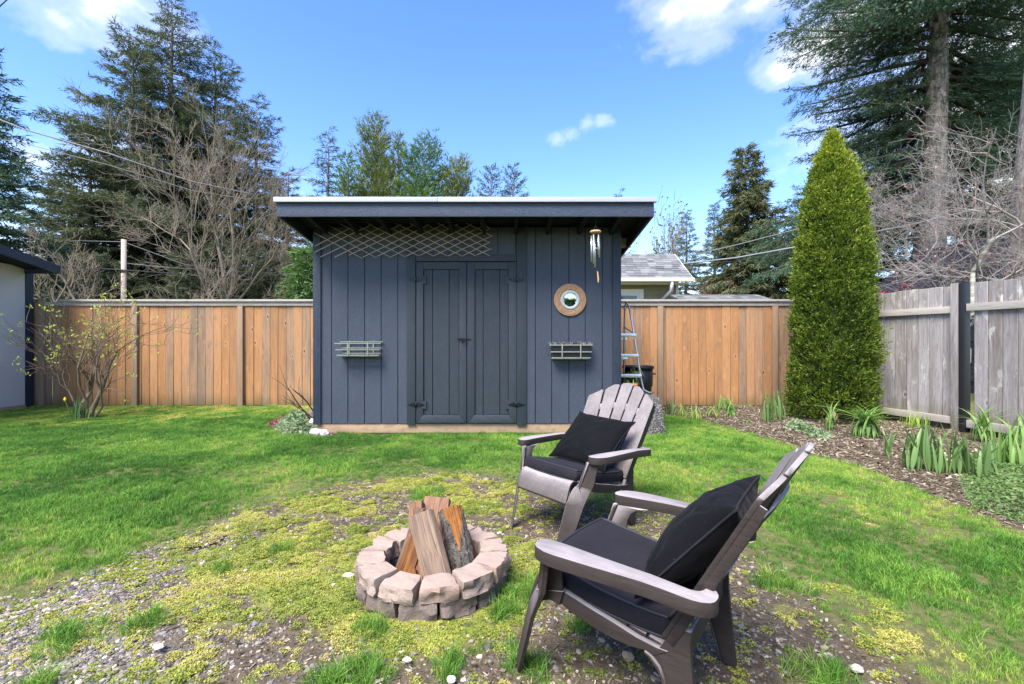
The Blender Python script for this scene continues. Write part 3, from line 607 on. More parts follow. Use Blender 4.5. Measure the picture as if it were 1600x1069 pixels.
# ------------------------------------------------------------------ shed
SY = 5.85; SX0, SX1 = -2.431, 1.333
sx = lambda px: (px - CXP) * SY / FPX
szz = lambda py: CAMH + (CYP - py) * SY / FPX
shed = empty('garden_shed', (0, 0, 0), 0, 'dark slate blue garden shed with double doors and a flat sloping roof', 'shed')
ZB, ZT = szz(662), 2.50; DEP = 2.0
def roofz(y): return 2.50 - .113 * (y - 5.2)        # underside of the roof frame
wt = lambda y: roofz(y) + .10
grooves = [490, 492, 518, 543.6, 569.6, 595.6, 621.6, 650, 675, 702, 729, 753, 778, 806, 836.5, 862, 889, 914.5, 941, 968, 969]
for i in range(1, len(grooves) - 2):
    x0, x1 = sx(grooves[i]), sx(grooves[i + 1]); zlo = ZB
    if grooves[i] >= 650 and grooves[i + 1] <= 806: zlo = szz(409)     # only over the doors
    MB().box(x0 + .0035, x1 - .0035, SY, SY + .02, zlo, wt(SY)).build('siding_board', M['siding'], shed, bevel=.002, seg=1)
MB().box(SX0 + .01, SX1 - .01, SY + .012, SY + .03, ZB + .01, wt(SY) - .02).build('wall_backing', M['soffit'], shed)
for s_, X in ((-1, SX0), (1, SX1)):
    for j in range(10):
        y0 = SY + .03 + j * .197; y1 = y0 + .19
        x0, x1 = (X, X + .02) if s_ < 0 else (X - .02, X)
        MB().hexa([(x0, y0, ZB), (x1, y0, ZB), (x1, y1, ZB), (x0, y1, ZB), (x0, y0, wt(y0)), (x1, y0, wt(y0)), (x1, y1, wt(y1)), (x0, y1, wt(y1))]).build('siding_board', M['siding'], shed)
MB().box(SX0, SX1, SY + 2.0, SY + 2.02, ZB, wt(SY + 2)).build('rear_wall', M['siding'], shed)
MB().box(sx(490), sx(502), SY - .022, SY + .07, ZB - .01, wt(SY)).build('corner_trim', M['corner'], shed, bevel=.003)
MB().box(sx(957), sx(970), SY - .022, SY + .07, ZB - .0, wt(SY)).build('corner_trim', M['corner'], shed, bevel=.003)
MB().box(sx(495.5), sx(905) + .5, SY + .012, SY + .13, .005, ZB - .003).build('skid_beam', M['skid'], shed, bevel=.004)
MB().box(sx(636), sx(649.6), SY - .022, SY - .001, szz(663.6), wt(SY)).build('door_casing', M['trim'], shed, bevel=.003)
MB().box(sx(807.6), sx(822.5), SY - .022, SY - .001, szz(664.5), wt(SY)).build('door_casing', M['trim'], shed, bevel=.003)
MB().box(sx(650) + .002, sx(807) - .002, SY - .020, SY - .001, szz(408.6), szz(397.5)).build('door_header', M['trim'], shed, bevel=.003)
MB().box(sx(651), sx(807), SY + .035, SY + .05, ZB, szz(409)).build('door_backing', M['soffit'], shed)
def hinge(parent, px, py, d):
    m_ = MB(); x_, z_ = sx(px), szz(py)
    for s_ in (-1, 1):
        m_.prism([(x_, z_ - .018), (x_ + s_ * .03, z_ - .024), (x_ + s_ * .06, z_ - .012), (x_ + s_ * .105, z_), (x_ + s_ * .06, z_ + .012), (x_ + s_ * .03, z_ + .024), (x_, z_ + .018)], SY - .034, SY - .028, lambda u, v, w: (u, w, v))
    m_.tube([(x_, SY - .036, z_ - .028), (x_, SY - .036, z_ + .028)], .007)
    for q in (-.07, -.035, .035, .07): m_.lathe([(.0, -.003), (.006, -.002), (.007, 0)], 8, (x_ + q, SY - .034, z_), 'y')
    return m_.build('hinge', M['black_iron'], parent)
for (pa, pb, ia, ib, hx_) in ((651, 729, 662, 717.6, 651), (730.2, 807, 742, 794.4, 806.5)):
    y0, y1 = SY - .024, SY - .002; zt, zb, iz0, iz1 = szz(410), szz(660.5), szz(648), szz(421.5)
    A, B_, IA, IB = sx(pa), sx(pb), sx(ia), sx(ib)
    door = MB().box(A + .01, B_ - .01, SY + .016, SY + .03, zb + .01, zt - .01).build('door', M['trim'], shed)
    def fb(poly): MB().prism(poly, y0, y1, lambda u, v, w: (u, w, v)).build('frame_board', M['trim'], door, bevel=.0025)
    e = .001
    fb([(A, zb), (IA - e, iz0 - e * 0), (IA - e, iz1), (A, zt)][0:1] + [(IA - e, iz0), (IA - e, zt), (A, zt)])
    fb([(B_, zb), (B_, zt), (IB + e, zt), (IB + e, iz0)])
    fb([(IA + e, iz1), (IB - e, iz1), (IB - e, zt), (IA + e, zt)])
    fb([(A + .006, zb), (B_ - .006, zb), (IB + e * 2, iz0 - e), (IA - e * 2, iz0 - e)])
    g = [ia] + ([676, 702] if pa < 700 else [755, 781]) + [ib]
    for j in range(3): MB().box(sx(g[j]) + .003, sx(g[j + 1]) - .003, SY - .004, SY + .012, iz0 + .001, iz1 - .001).build('panel_board', M['trim'], door, bevel=.002, seg=1)
    for py in (437, 631.5):
        hinge(door, hx_, py, 1)
        s_ = 1 if pa < 700 else -1; xa = sx(ia if pa < 700 else ib)
        MB().box(min(xa - s_ * .002, xa + s_ * .035), max(xa - s_ * .002, xa + s_ * .035), SY - .0235, SY - .005, szz(py + 7), szz(py - 5)).build('hinge_block', M['trim'], door)
    if pa < 700:
        lm = MB(); zl = szz(530)
        lm.box(sx(714.5), sx(735.5), SY - .034, SY - .027, zl - .006, zl + .008); lm.box(sx(721), sx(727.6), SY - .036, SY - .0245, zl - .03, zl + .012)
        lm.tube([(sx(722), SY - .045, zl - .005), (sx(722), SY - .05, zl - .035), (sx(725), SY - .05, zl - .052), (sx(728), SY - .05, zl - .035), (sx(728), SY - .045, zl - .005)], .005, 6)
        lm.tube([(sx(716), SY - .04, zl + .006), (sx(719), SY - .055, zl + .002), (sx(722), SY - .04, zl)], .005, 6)
        lm.build('latch', M['black_iron'], door)
# roof
RX0, RX1, RY0, RY1 = -2.565, 1.547, 5.2, 8.05
def rbox(m_, x0, x1, y0, y1, a, b2):
    return m_.hexa([(x0, y0, roofz(y0) + a), (x1, y0, roofz(y0) + a), (x1, y1, roofz(y1) + a), (x0, y1, roofz(y1) + a), (x0, y0, roofz(y0) + b2), (x1, y0, roofz(y0) + b2), (x1, y1, roofz(y1) + b2), (x0, y1, roofz(y1) + b2)])
rbox(MB(), RX0 + .02, RX1 - .02, RY0 + .03, RY1, .135, .155).build('roof_deck', M['soffit'], shed)
rbox(MB(), RX0 - .012, RX1 + .012, RY0 - .02, RY1 + .02, .157, .166).build('roofing', M['flash'], shed)
MB().box(RX0, RX1, RY0, RY0 + .028, 2.487, 2.636).build('fascia_board', M['fascia'], shed, bevel=.003)
MB().box(RX0 - .022, -.81, RY0 - .03, RY0 + .01, 2.637, 2.692).build('flashing', M['flash'], shed, bevel=.002)
MB().box(-.806, RX1 + .022, RY0 - .031, RY0 + .01, 2.6365, 2.691).build('flashing', M['flash'], shed, bevel=.002)
MB().box(RX0 - .02, RX1 + .02, RY0 - .034, RY0 - .024, 2.634, 2.640).build('drip_edge', M['black_iron'], shed)
rbox(MB(), RX0, RX0 + .025, RY0 + .03, RY1, -.012, .134).build('barge_board', M['corner'], shed)
rbox(MB(), RX1 - .025, RX1, RY0 + .03, RY1, -.012, .134).build('barge_board', M['corner'], shed)
for i in range(10):
    xr = SX0 + .17 + i * .385; rbox(MB(), xr - .019, xr + .019, RY0 + .03, SY - .003, .01, .134).build('rafter', M['soffit'], shed)
for s_, a, b2 in ((-1, RX0 + .026, SX0 - .001), (1, SX1 + .001, RX1 - .026)):
    for yy in (6.35, 7.1, 7.8): rbox(MB(), a, b2, yy, yy + .038, .01, .134).build('lookout', M['bamboo'] if yy < 7 else M['soffit'], shed)

# willow trellis
tr = empty('willow_trellis', (0, 0, 0), 0, 'stretched diamond lattice trellis of thin laths along the top left of the shed wall', 'trellis')
def lath(p0, p1, y):
    a = Vector((sx(p0[0]), y, szz(p0[1]))); b2 = Vector((sx(p1[0]), y + random.uniform(-.003, .003), szz(p1[1]))); MB().tube([a, (a + b2) / 2 + Vector((0, random.uniform(-.008, .002), random.uniform(-.006, .006))), b2], .0052, 5).build('lath', M['bamboo'], tr)
def tbot(x): return 408 - 6 * min(1, max(0, (x - 500) / 130)) * 1.0 if x < 640 else 401
for i in range(-2, 13):
    xt = 509 + i * 22 * 1.0; yt = 350; dx, yb = 103, tbot(xt + 96)
    # down-right laths
    x0, y0 = xt, yt; x1, y1 = xt + dx, yb
    if x0 < 493: y0 = y0 + (493 - x0) / (x1 - x0) * (y1 - y0); x0 = 493
    if x1 > 770: y1 = y0 + (768 - x0) / (x1 - x0) * (y1 - y0); x1 = 768 + random.uniform(-3, 3)
    if x1 - x0 > 12: lath((x0, y0), (x1, y1), SY - .034)
    x0, y0 = xt - 6, yb; x1, y1 = xt + dx - 6, yt + 2
    if x0 < 494: y0 = y0 + (494 - x0) / (x1 - x0) * (y1 - y0); x0 = 494
    if x1 > 770: y1 = y0 + (768 - x0) / (x1 - x0) * (y1 - y0); x1 = 768 + random.uniform(-3, 3)
    if x1 - x0 > 12: lath((x0, y0 + random.uniform(-2, 2)), (x1, y1), SY - .046)

# wall racks (flat-backed flower boxes)
def rack(px0, px1, py0, py1, label, filled, name='flower_rack'):
    X0, X1 = sx(px0), sx(px1); zt, zb = szz(py0), szz(py1); e = empty(name, ((X0 + X1) / 2, SY - .001, zb), 0, label, 'wall rack', 'slatted flower racks on the shed wall')
    hw = (X1 - X0) / 2; h = zt - zb; d = .15
    for zz, ww, th in ((h * .80, 1.0, .013), (h * .40, .95, .012), (.010, .90, .012)):
        MB().box(-hw * ww, hw * ww * .98, -d * (.9 + .1 * ww), -d * (.9 + .1 * ww) + .012, zz - th / 2, zz + th / 2).build('slat', M['rackgreen'], e, bevel=.002)
        MB().box(-hw * ww * .9, hw * ww * .93, -.028, -.016, zz - th / 2 + .02, zz + th / 2 + .02).build('slat', M['rackgreen'], e, bevel=.002)
        for s_ in (-1, 1): MB().box(s_ * hw * ww * .9 - .006, s_ * hw * ww * .9 + .006, -d * .9, -.016, zz - th / 2 + .01, zz + th / 2).build('slat', M['rackgreen'], e)
    for k_ in range(3): MB().box(-hw * .86, hw * .86, -d * .85 + k_ * .045, -d * .85 + k_ * .045 + .03, -.006, .004).build('bottom_slat', M['rackgreen'], e)
    for s_ in (-.42, .42):
        MB().box(hw * s_ - .007, hw * s_ + .007, -d - .006, -d + .002, 0, h * .86).build('upright', M['rackgreen'], e, bevel=.002)
        MB().box(hw * s_ * 1.25 - .008, hw * s_ * 1.25 + .008, -.014, -.004, 0, h * .98).build('upright', M['rackgreen'], e, bevel=.002)
    if filled:
        l = MB(); a, b2 = hw * .92, hw * .8
        l.hexa([(-b2, -d * .82, .006), (b2, -d * .82, .006), (b2, -.035, .006), (-b2, -.035, .006), (-a, -d * .88, h * .72), (a, -d * .88, h * .72), (a, -.032, h * .95), (-a, -.032, h * .95)])
        o = l.build('planter_liner', M['black'], None); o.location = e.location; tag(o, 'black plastic trough liner inside the right hand flower rack', 'planter')
        s2 = MB()
        for k_ in range(60):
            a_ = random.uniform(-hw * .95, hw * .95); s2.tube([(a_, random.uniform(-d, -.03), h * .82), (a_ + random.uniform(-.03, .03), random.uniform(-d, -.03), h * random.uniform(.9, 1.0))], .003, 4)
        s2.build('dry_stems', M['twig_grey'], None, loc=e.location); tag(bpy.data.objects['dry_stems'], 'dry grey plant remains lying on the black trough', 'dry stems')
    return e
rack(529, 601, 532, 556, 'empty pale green slatted rack on the left shed wall', False)
rack(857, 924, 534, 560, 'pale green slatted rack holding a black trough on the right shed wall', True)

# round mirror
mir = empty('round_mirror', (sx(890.5), SY - .004, szz(469)), 0, 'round mirror in a woven brown rim hung on the right shed wall', 'mirror')
wv = MB()
for k_ in range(5):
    r_ = .118 + k_ * .0175; pts = [(r_ * math.cos(a), -.014 - (.004 if k_ in (1, 2, 3) else 0), r_ * math.sin(a)) for a in np.linspace(0, 2 * math.pi, 49)]
    wv.tube(pts, .0105, 6, False)
m, nt, b = new_mat('woven brown rattan'); co, _ = objco(nt, False)
w_ = ND(nt, 'ShaderNodeTexVoronoi', {'Scale': 80.0}); nt.links.new(co, w_.inputs['Vector']); setc(nt, b, mix(nt, ramp(nt, w_.outputs['Distance'], [(.1, 0.0), (.6, 1.0)]), (.20, .105, .055), (.46, .27, .15)), .7, .3); bump(nt, b, w_.outputs['Distance'], .8, .006)
wv.build('woven_rim', m, mir)
M['ring'] = simple('grey white mosaic', (.52, .54, .53), .5, .4, 0, .35, 60)
rg = MB().lathe([(.080, -.008), (.082, -.024), (.092, -.030), (.110, -.028), (.117, -.020), (.117, -.006)], 40, (0, 0, 0), 'y'); rg.build('inner_ring', M['ring'], mir)
for k_ in range(40):
    a = k_ * 2 * math.pi / 40; MB().box(-.0052, .0052, -.036, -.028, -.009, .009).build('ring_stone', M['ring'], mir, loc=(.101 * math.cos(a), 0, .101 * math.sin(a))).rotation_euler = (0, -a + math.pi / 2, 0)
m, nt, b = new_mat('mirror glass'); setc(nt, b, (.62, .64, .64), .02, .5, 1.0)
gl = MB().lathe([(.0001, -.0105), (.04, -.0103), (.081, -.0095)], 40, (0, 0, 0), 'y').build('glass', m, mir); gl.rotation_euler = (R(0), 0, 0)

# wind chime
wc = empty('wind_chime', ((930.5 - CXP) * 5.26 / FPX, 5.26, 2.49), 0, 'wind chime with a wooden disc and silver tubes hanging from the right eave', 'wind chime')
cz = lambda py: CAMH + (CYP - py) * 5.26 / FPX - 2.49
M['alu'] = simple('silver aluminium', (.62, .64, .66), .3, .5, .85, .08); M['woodlt'] = simple('honey wood', (.50, .30, .13), .5, .4, 0, .25, 30)
M['cordm'] = simple('dark cord', (.03, .03, .035), .8, .2)
c_ = MB(); c_.tube([(0, 0, .0), (0, 0, cz(352))], .0025, 5)
for a in (0, 2.1, 4.2): c_.tube([(0, 0, cz(352)), (.052 * math.cos(a), .052 * math.sin(a), cz(361))], .0018, 4)
for k_ in range(5): a = .3 + k_ * 1.2566; c_.tube([(.045 * math.cos(a), .045 * math.sin(a), cz(365)), (.045 * math.cos(a), .045 * math.sin(a), cz(370))], .0015, 4)
c_.tube([(.01, 0, cz(362)), (.02, 0, cz(424))], .0015, 4); c_.build('cord', M['cordm'], wc)
MB().lathe([(.0001, -.010), (.055, -.012), (.064, 0), (.055, .012), (.0001, .013)], 28, (0, 0, cz(362.5))).build('wooden_disc', M['woodlt'], wc)
for k_, (ln, ) in enumerate([(402,), (417,), (409,), (413,), (399,)]):
    a = .3 + k_ * 1.2566; MB().tube([(.045 * math.cos(a), .045 * math.sin(a), cz(368)), (.045 * math.cos(a), .045 * math.sin(a), cz(ln))], .0095, 10).build('chime_tube', M['alu'], wc)
MB().lathe([(.0001, -.006), (.016, -.005), (.016, .005), (.0001, .006)], 14, (.012, 0, cz(388.5))).build('striker', M['woodlt'], wc)
MB().prism([(-.004, cz(424)), (.006, cz(424)), (.018, cz(436)), (.012, cz(442)), (.004, cz(440))], -.003, .003, lambda u, v, w: (u + .02, w, v)).build('wind_sail', M['woodlt'], wc)

# ------------------------------------------------------------------ fire pit
pit = empty('fire_pit', FPIT, 0, 'round fire pit of two courses of tan concrete blocks on the worn ground', 'fire pit')
def block(ri, ro, ang, span, z0, z1, mt, parent, name='block', seed=0):
    n = 9; V = []; F = []; g = R(1.1)
    U = np.linspace(-span / 2 + g, span / 2 - g, n); RR = np.linspace(0, 1, 5); ZZ = np.linspace(0, 1, 5)
    bm = bmesh.new(); vd = {}
    def vert(i, j, k):
        if (i, j, k) in vd: return vd[(i, j, k)]
        u = U[i]; r_ = ri + (ro - ri) * RR[j]; zz = z0 + (z1 - z0) * ZZ[k]
        # chord-like faces, outer face split rock
        rc = r_ * math.cos(span / 2) / math.cos(u) * (.55) + r_ * .45
        p = Vector((rc * math.sin(ang + u), -rc * math.cos(ang + u), zz))
        q = p * 16 + Vector((seed * 5.1, seed * 2.7, 0))
        d = mnoise.noise(q) * .011 + mnoise.noise(q * 2.3) * .008 + mnoise.noise(q * 5) * .004
        rad = Vector((math.sin(ang), -math.cos(ang), 0))
        edge = (i in (0, n - 1)) + (j in (0, 4)) + (k in (0, 4))
        c = Vector(((ri + ro) / 2 * math.sin(ang), -(ri + ro) / 2 * math.cos(ang), (z0 + z1) / 2))
        if j == 4: p += rad * (d * 1.9 + .003)
        elif j == 0: p += rad * d
        if k == 4: p.z += d * .55
        if edge >= 2: p += (c - p) * (.035 if edge == 2 else .07) + Vector((0, 0, d * .4))
        vd[(i, j, k)] = bm.verts.new(p); return vd[(i, j, k)]
    def quad(a, b2, c, d_): bm.faces.new([vert(*a), vert(*b2), vert(*c), vert(*d_)])
    for i in range(n - 1):
        for j in range(4):
            quad((i, j, 4), (i + 1, j, 4), (i + 1, j + 1, 4), (i, j + 1, 4)); quad((i, j, 0), (i, j + 1, 0), (i + 1, j + 1, 0), (i + 1, j, 0))
        for k in range(4):
            quad((i, 4, k), (i, 4, k + 1), (i + 1, 4, k + 1), (i + 1, 4, k)); quad((i, 0, k), (i + 1, 0, k), (i + 1, 0, k + 1), (i, 0, k + 1))
    for j in range(4):
        for k in range(4):
            quad((0, j, k), (0, j, k + 1), (0, j + 1, k + 1), (0, j + 1, k)); quad((n - 1, j, k), (n - 1, j + 1, k), (n - 1, j + 1, k + 1), (n - 1, j, k + 1))
    bmesh.ops.recalc_face_normals(bm, faces=bm.faces)
    for f in bm.faces: f.smooth = True
    me = bpy.data.meshes.new(name); bm.to_mesh(me); bm.free(); me.materials.append(mt)
    try: me.set_sharp_from_angle(angle=R(38))
    except Exception: pass
    o = bpy.data.objects.new(name, me); COL.objects.link(o); o.parent = parent
    o.rotation_euler = (random.uniform(-.012, .012), random.uniform(-.012, .012), random.uniform(-.01, .01)); return o
for k_ in range(12):
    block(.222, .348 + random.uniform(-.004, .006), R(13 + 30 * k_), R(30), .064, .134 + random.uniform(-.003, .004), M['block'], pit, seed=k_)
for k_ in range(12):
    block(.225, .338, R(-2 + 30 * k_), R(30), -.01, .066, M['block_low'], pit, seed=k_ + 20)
M['ash'] = simple('ash and char', (.07, .06, .055), .95, .1, 0, .5, 30, .8)
MB().lathe([(.0001, .022), (.12, .018), (.235, .008)], 24, (FPIT.x, FPIT.y, 0)).build('ash_bed', M['ash'], None); tag(bpy.data.objects['ash_bed'], kind='stuff')
bpy.data.objects['ash_bed']['label'] = 'dark ash and charred bits on the fire pit floor'
# firewood
LWOOD = wood('split firewood tan', [(.25, (.08, .05, .035)), (.42, (.18, .12, .082)), (.58, (.27, .185, .125)), (.75, (.33, .20, .11)), (1.0, (.19, .135, .10))], grain=(60, 60, 3.5), knots=False, patch=((.16, .12, .09), .55, .7), bmp=1.0, rstr=.3, fine_k=.7)
OWOOD = wood('split firewood orange', [(.25, (.10, .04, .015)), (.42, (.27, .105, .022)), (.58, (.41, .165, .03)), (.75, (.43, .22, .075)), (1.0, (.20, .09, .035))], grain=(55, 55, 3), knots=False, patch=((.10, .05, .03), .56, .8), bmp=1.0, rstr=.3, fine_k=.7)
BARKW = bark('rough conifer bark', (.025, .02, .018), (.20, .165, .145), (75, 75, 55))
RWOOD = wood('split firewood red brown', [(.25, (.08, .04, .025)), (.42, (.19, .095, .055)), (.58, (.28, .15, .09)), (.75, (.33, .19, .11)), (1.0, (.18, .1, .06))], grain=(60, 60, 4), knots=False, bmp=1.0, rstr=.3, fine_k=.7)
ENDW = stone('cut end grain', (.36, .24, .16), (.44, .31, .21), (.28, .18, .12), 60, .8)
def log(p0, p1, poly, mats, label, roll=0, dbl=1, grp='split firewood logs in the fire pit'):
    """poly: cross section points (u,v) with material index per side; p0 bottom, p1 top"""
    p0, p1 = Vector(p0), Vector(p1); L = (p1 - p0).length; n = len(poly); ns = 14 * dbl; sd5 = 5 * dbl
    V = []; F = []; MI = []
    pts = []
    for i, (u, v, mi) in enumerate(poly):
        nu, nv, _ = poly[(i + 1) % n]
        for q in range(sd5): pts.append((u + (nu - u) * q / sd5, v + (nv - v) * q / sd5, mi))
    c = len(pts); sd_ = random.uniform(0, 50)
    for k in range(ns + 1):
        t = k / ns
        for (u, v, mi) in pts:
            r_ = 1 + .10 * mnoise.noise(Vector((u * 30 + sd_, v * 30, t * 2.5))) + .05 * mnoise.noise(Vector((u * 90 + sd_, v * 90, t * 3)))
            if mi == 1: r_ += .05 * mnoise.noise(Vector((u * 80, v * 80 + sd_, t * 22)))
            V.append((u * r_, v * r_, t * L + (mnoise.noise(Vector((u * 60, v * 60, sd_ + k))) * .006 if k in (0, ns) else 0)))
    for k in range(ns):
        for i in range(c): F.append((k * c + i, k * c + (i + 1) % c, (k + 1) * c + (i + 1) % c, (k + 1) * c + i)); MI.append(pts[i][2])
    F.append(tuple(range(c - 1, -1, -1))); F.append(tuple(range(ns * c, (ns + 1) * c))); MI += [2, 2]
    me = bpy.data.meshes.new('firewood_log'); me.from_pydata(V, [], F); [me.materials.append(m_) for m_ in mats]
    me.polygons.foreach_set('material_index', MI); me.polygons.foreach_set('use_smooth', [True] * len(F)); me.update()
    try: me.set_sharp_from_angle(angle=R(35))
    except Exception: pass
    o = bpy.data.objects.new('firewood_log', me); COL.objects.link(o); o.location = p0
    z_ = (p1 - p0).normalized(); y_ = Vector((0, 1, 0)); x_ = y_.cross(z_).normalized(); y_ = z_.cross(x_)
    o.rotation_euler = (Matrix((x_, y_, z_)).transposed() @ Matrix.Rotation(roll, 3, 'Z')).to_euler()
    return tag(o, label, 'firewood', grp)
# front is local -y
log((-.300, 2.07, .02), (-.425, 2.235, .315), [(-.058, -.030, 0), (.046, -.036, 0), (.064, -.010, 0), (.020, .050, 1), (-.050, .030, 0)], [LWOOD, BARKW, ENDW], 'flat faced grey tan split log leaning at the front of the fire pit', R(6))
# round bark log with a debarked orange face near its top
o = log((-.205, 2.17, .02), (-.300, 2.345, .300), [(-.062, -.01, 1), (-.042, -.042, 1), (0, -.060, 1), (.042, -.044, 1), (.060, -.004, 1), (.035, .045, 1), (-.035, .045, 1)], [LWOOD, BARKW, ENDW], 'bark covered log with a bright orange stripped patch near its top', 0, 3)
me = o.data; me.materials.append(OWOOD)
for p in me.polygons:
    c = p.center; t = (c.z / .345)
    if p.material_index == 1 and c.y < -.0 and abs(c.x - .018) < .036 * max(0, (t - .38)) / .45 + .012 * mnoise.noise(Vector((c.x * 60, 3, t * 12))) and t > .4: p.material_index = 3
log((-.495, 2.14, .02), (-.41, 2.27, .27), [(-.045, -.025, 0), (.03, -.035, 0), (.045, .01, 0), (0, .04, 1)], [OWOOD, BARKW, ENDW], 'orange split log leaning to the right at the left of the fire pit', R(-8))
log((-.535, 2.22, .02), (-.445, 2.32, .315), [(-.02, -.03, 0), (.02, -.03, 0), (.02, .03, 1), (-.02, .02, 0)], [LWOOD, BARKW, ENDW], 'narrow grey split log behind the orange one at the left of the fire pit')
log((-.40, 2.16, .02), (-.375, 2.42, .325), [(-.065, -.02, 0), (.06, -.03, 0), (.065, .015, 1), (0, .05, 1), (-.06, .03, 1)], [RWOOD, BARKW, ENDW], 'thick split log with its cut end up at the back of the fire pit', R(3))
log((-.42, 2.12, .02), (-.47, 2.36, .320), [(-.035, -.02, 0), (.03, -.03, 0), (.035, .02, 0), (-.02, .035, 1)], [RWOOD, BARKW, ENDW], 'small reddish split log at the back left of the firewood stack')
log((-.155, 2.25, .02), (-.235, 2.33, .19), [(-.03, -.02, 0), (.03, -.02, 0), (.02, .025, 0), (-.02, .02, 1)], [OWOOD, BARKW, ENDW], 'short orange wedge of wood at the right side inside the fire pit')
log((-.40, 2.05, .03), (-.44, 2.13, .10), [(-.012, -.012, 0), (.014, -.012, 0), (.012, .012, 0), (-.012, .012, 0)], [OWOOD, BARKW, ENDW], 'thin orange kindling stick at the foot of the firewood', 0)
log((-.385, 2.03, .025), (-.33, 2.14, .08), [(-.010, -.012, 0), (.012, -.012, 0), (.012, .010, 0), (-.012, .010, 0)], [LWOOD, BARKW, ENDW], 'thin pale kindling stick at the foot of the firewood', 0)

# ------------------------------------------------------------------ resin adirondack chairs
def chair(loc, rz, label):
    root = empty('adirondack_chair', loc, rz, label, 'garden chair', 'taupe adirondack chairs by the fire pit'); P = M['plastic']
    def smooth_poly(pts, it=2):
        for _ in range(it):
            q = []
            for i in range(len(pts)):
                a, b2 = Vector(pts[i]), Vector(pts[(i + 1) % len(pts)]); q += [tuple(a * .78 + b2 * .22), tuple(a * .22 + b2 * .78)]
            pts = q
        return pts
    for s in (-1, 1):
        # arm: flat top with a downturned outer edge, hooking round to the back
        arm = [(.268, .222), (.300, .236), (.338, .222), (.362, .165), (.360, .05), (.350, -.10), (.346, -.20), (.338, -.262), (.312, -.296), (.270, -.300), (.240, -.284), (.238, -.262), (.262, -.262), (.284, -.252), (.294, -.225), (.292, -.10), (.284, .03), (.270, .16)]
        am = MB(); arm2 = smooth_poly(arm, 1)
        am.prism(arm2, 0, 1, lambda u, v, w: (s * u, v, (.494 if v > -.15 else .494 + (v + .15) * .10) - (.040 if w == 0 else 0) - .01 * max(0, (.1 - v)) / .4))
        am.build('arm', P, root, bevel=.006, seg=2)
        # front leg: a plate that faces forward and outward, with a return flange
        L_in = [(.264, .228, .458), (.262, .232, .44), (.240, .268, .335), (.222, .280, .318), (.214, .292, .30), (.206, .330, .23), (.187, .398, -.004)]
        L_out = [(.324, .196, .458), (.322, .199, .44), (.309, .218, .335), (.305, .226, .318), (.300, .236, .30), (.286, .270, .23), (.246, .350, -.004)]
        lm = MB(); n_ = Vector((.57, .82, 0)); th = .010
        V = []
        for a, b2 in zip(L_in, L_out):
            A, B2 = Vector(a), Vector(b2)
            for p in (A, B2, B2 - n_ * th, A - n_ * th): V.append((s * p.x, p.y, p.z))
        nn = len(L_in); F = [(3, 2, 1, 0), tuple(4 * (nn - 1) + q for q in range(4))]
        for i in range(nn - 1):
            for q in range(4): F.append((4 * i + q, 4 * i + (q + 1) % 4, 4 * i + 4 + (q + 1) % 4, 4 * i + 4 + q))
        lm.add(V, F)
        # outer return flange and inner flange
        for pts, dd, w0 in ((L_out, Vector((-.35, -.94, 0)), .014), (L_in, Vector((-.0, -1.0, 0)), .012)):
            V = []
            for i, a in enumerate(pts):
                A = Vector(a) - n_ * th * .6; tt = 1 - i / (nn - 1); ww = w0 * (.45 + .55 * tt)
                off = Vector((-.009, .004, 0)) if pts is L_out else Vector((.009, -.003, 0))
                for p in (A, A + off, A + off + dd * ww, A + dd * ww): V.append((s * p.x, p.y, p.z))
            F = [(3, 2, 1, 0), tuple(4 * (nn - 1) + q for q in range(4))]
            for i in range(nn - 1):
                for q in range(4): F.append((4 * i + q, 4 * i + (q + 1) % 4, 4 * i + 4 + (q + 1) % 4, 4 * i + 4 + q))
            lm.add(V, F)
        # inner side plate under the arm blending into the rail
        pl_ = [(.232, .455), (.085, .455), (.125, .446), (.152, .428), (.165, .40), (.168, .36), (.168, .33), (.262, .29), (.268, .31)]
        lm.prism(pl_, .240, .250, lambda u, v, w: (s * (w + (v - .31) * .22), u, v))
        lm.prism([(.268, .31), (.262, .27), (.217, .292), (.18, .285), (.165, .335)], .236, .256, lambda u, v, w: (s * w, u, v))
        lm.build('front_leg', P, root, bevel=.002, seg=1)
        # side rail, curved under, and rear leg
        rl = [(.262, .335), (.19, .334), (.07, .303), (0, .288), (-.07, .270), (-.13, .262), (-.16, .262), (-.12, .236), (-.096, .242), (-.05, .236), (0, .239), (.06, .249), (.128, .266), (.19, .289), (.225, .300), (.262, .292)]
        MB().prism(rl, .226, .246, lambda u, v, w: (s * w, u, v)).build('side_rail', P, root, bevel=.003)
        rg = [(-.135, .262), (-.176, .335), (-.222, .335), (-.219, .30), (-.221, .25), (-.228, .17), (-.246, -.004), (-.205, -.004), (-.185, .06), (-.160, .145), (-.150, .185), (-.136, .215), (-.110, .238), (-.095, .245)]
        rm = MB().prism(rg, .218, .240, lambda u, v, w: (s * (w + .012 * (v - .1)), u, v))
        rm.prism([(-.095, .243), (-.11, .236), (-.136, .213), (-.150, .183), (-.160, .143), (-.185, .058), (-.200, .01), (-.196, .01), (-.180, .06), (-.154, .145), (-.142, .185), (-.130, .205), (-.108, .228), (-.093, .235)], .205, .252, lambda u, v, w: (s * w, u, v))
        rm.build('rear_leg', P, root, bevel=.003)
    # apron with a rolled top edge
    prof = [(.255, .338), (.268, .337), (.280, .330), (.290, .315), (.300, .290), (.322, .232), (.330, .226), (.332, .236), (.312, .292), (.301, .320), (.290, .338), (.272, .348), (.250, .350)]
    am = MB(); am.prism(prof, -.206, .206, lambda u, v, w: (w, u, v)); am.build('apron', P, root, bevel=.003)
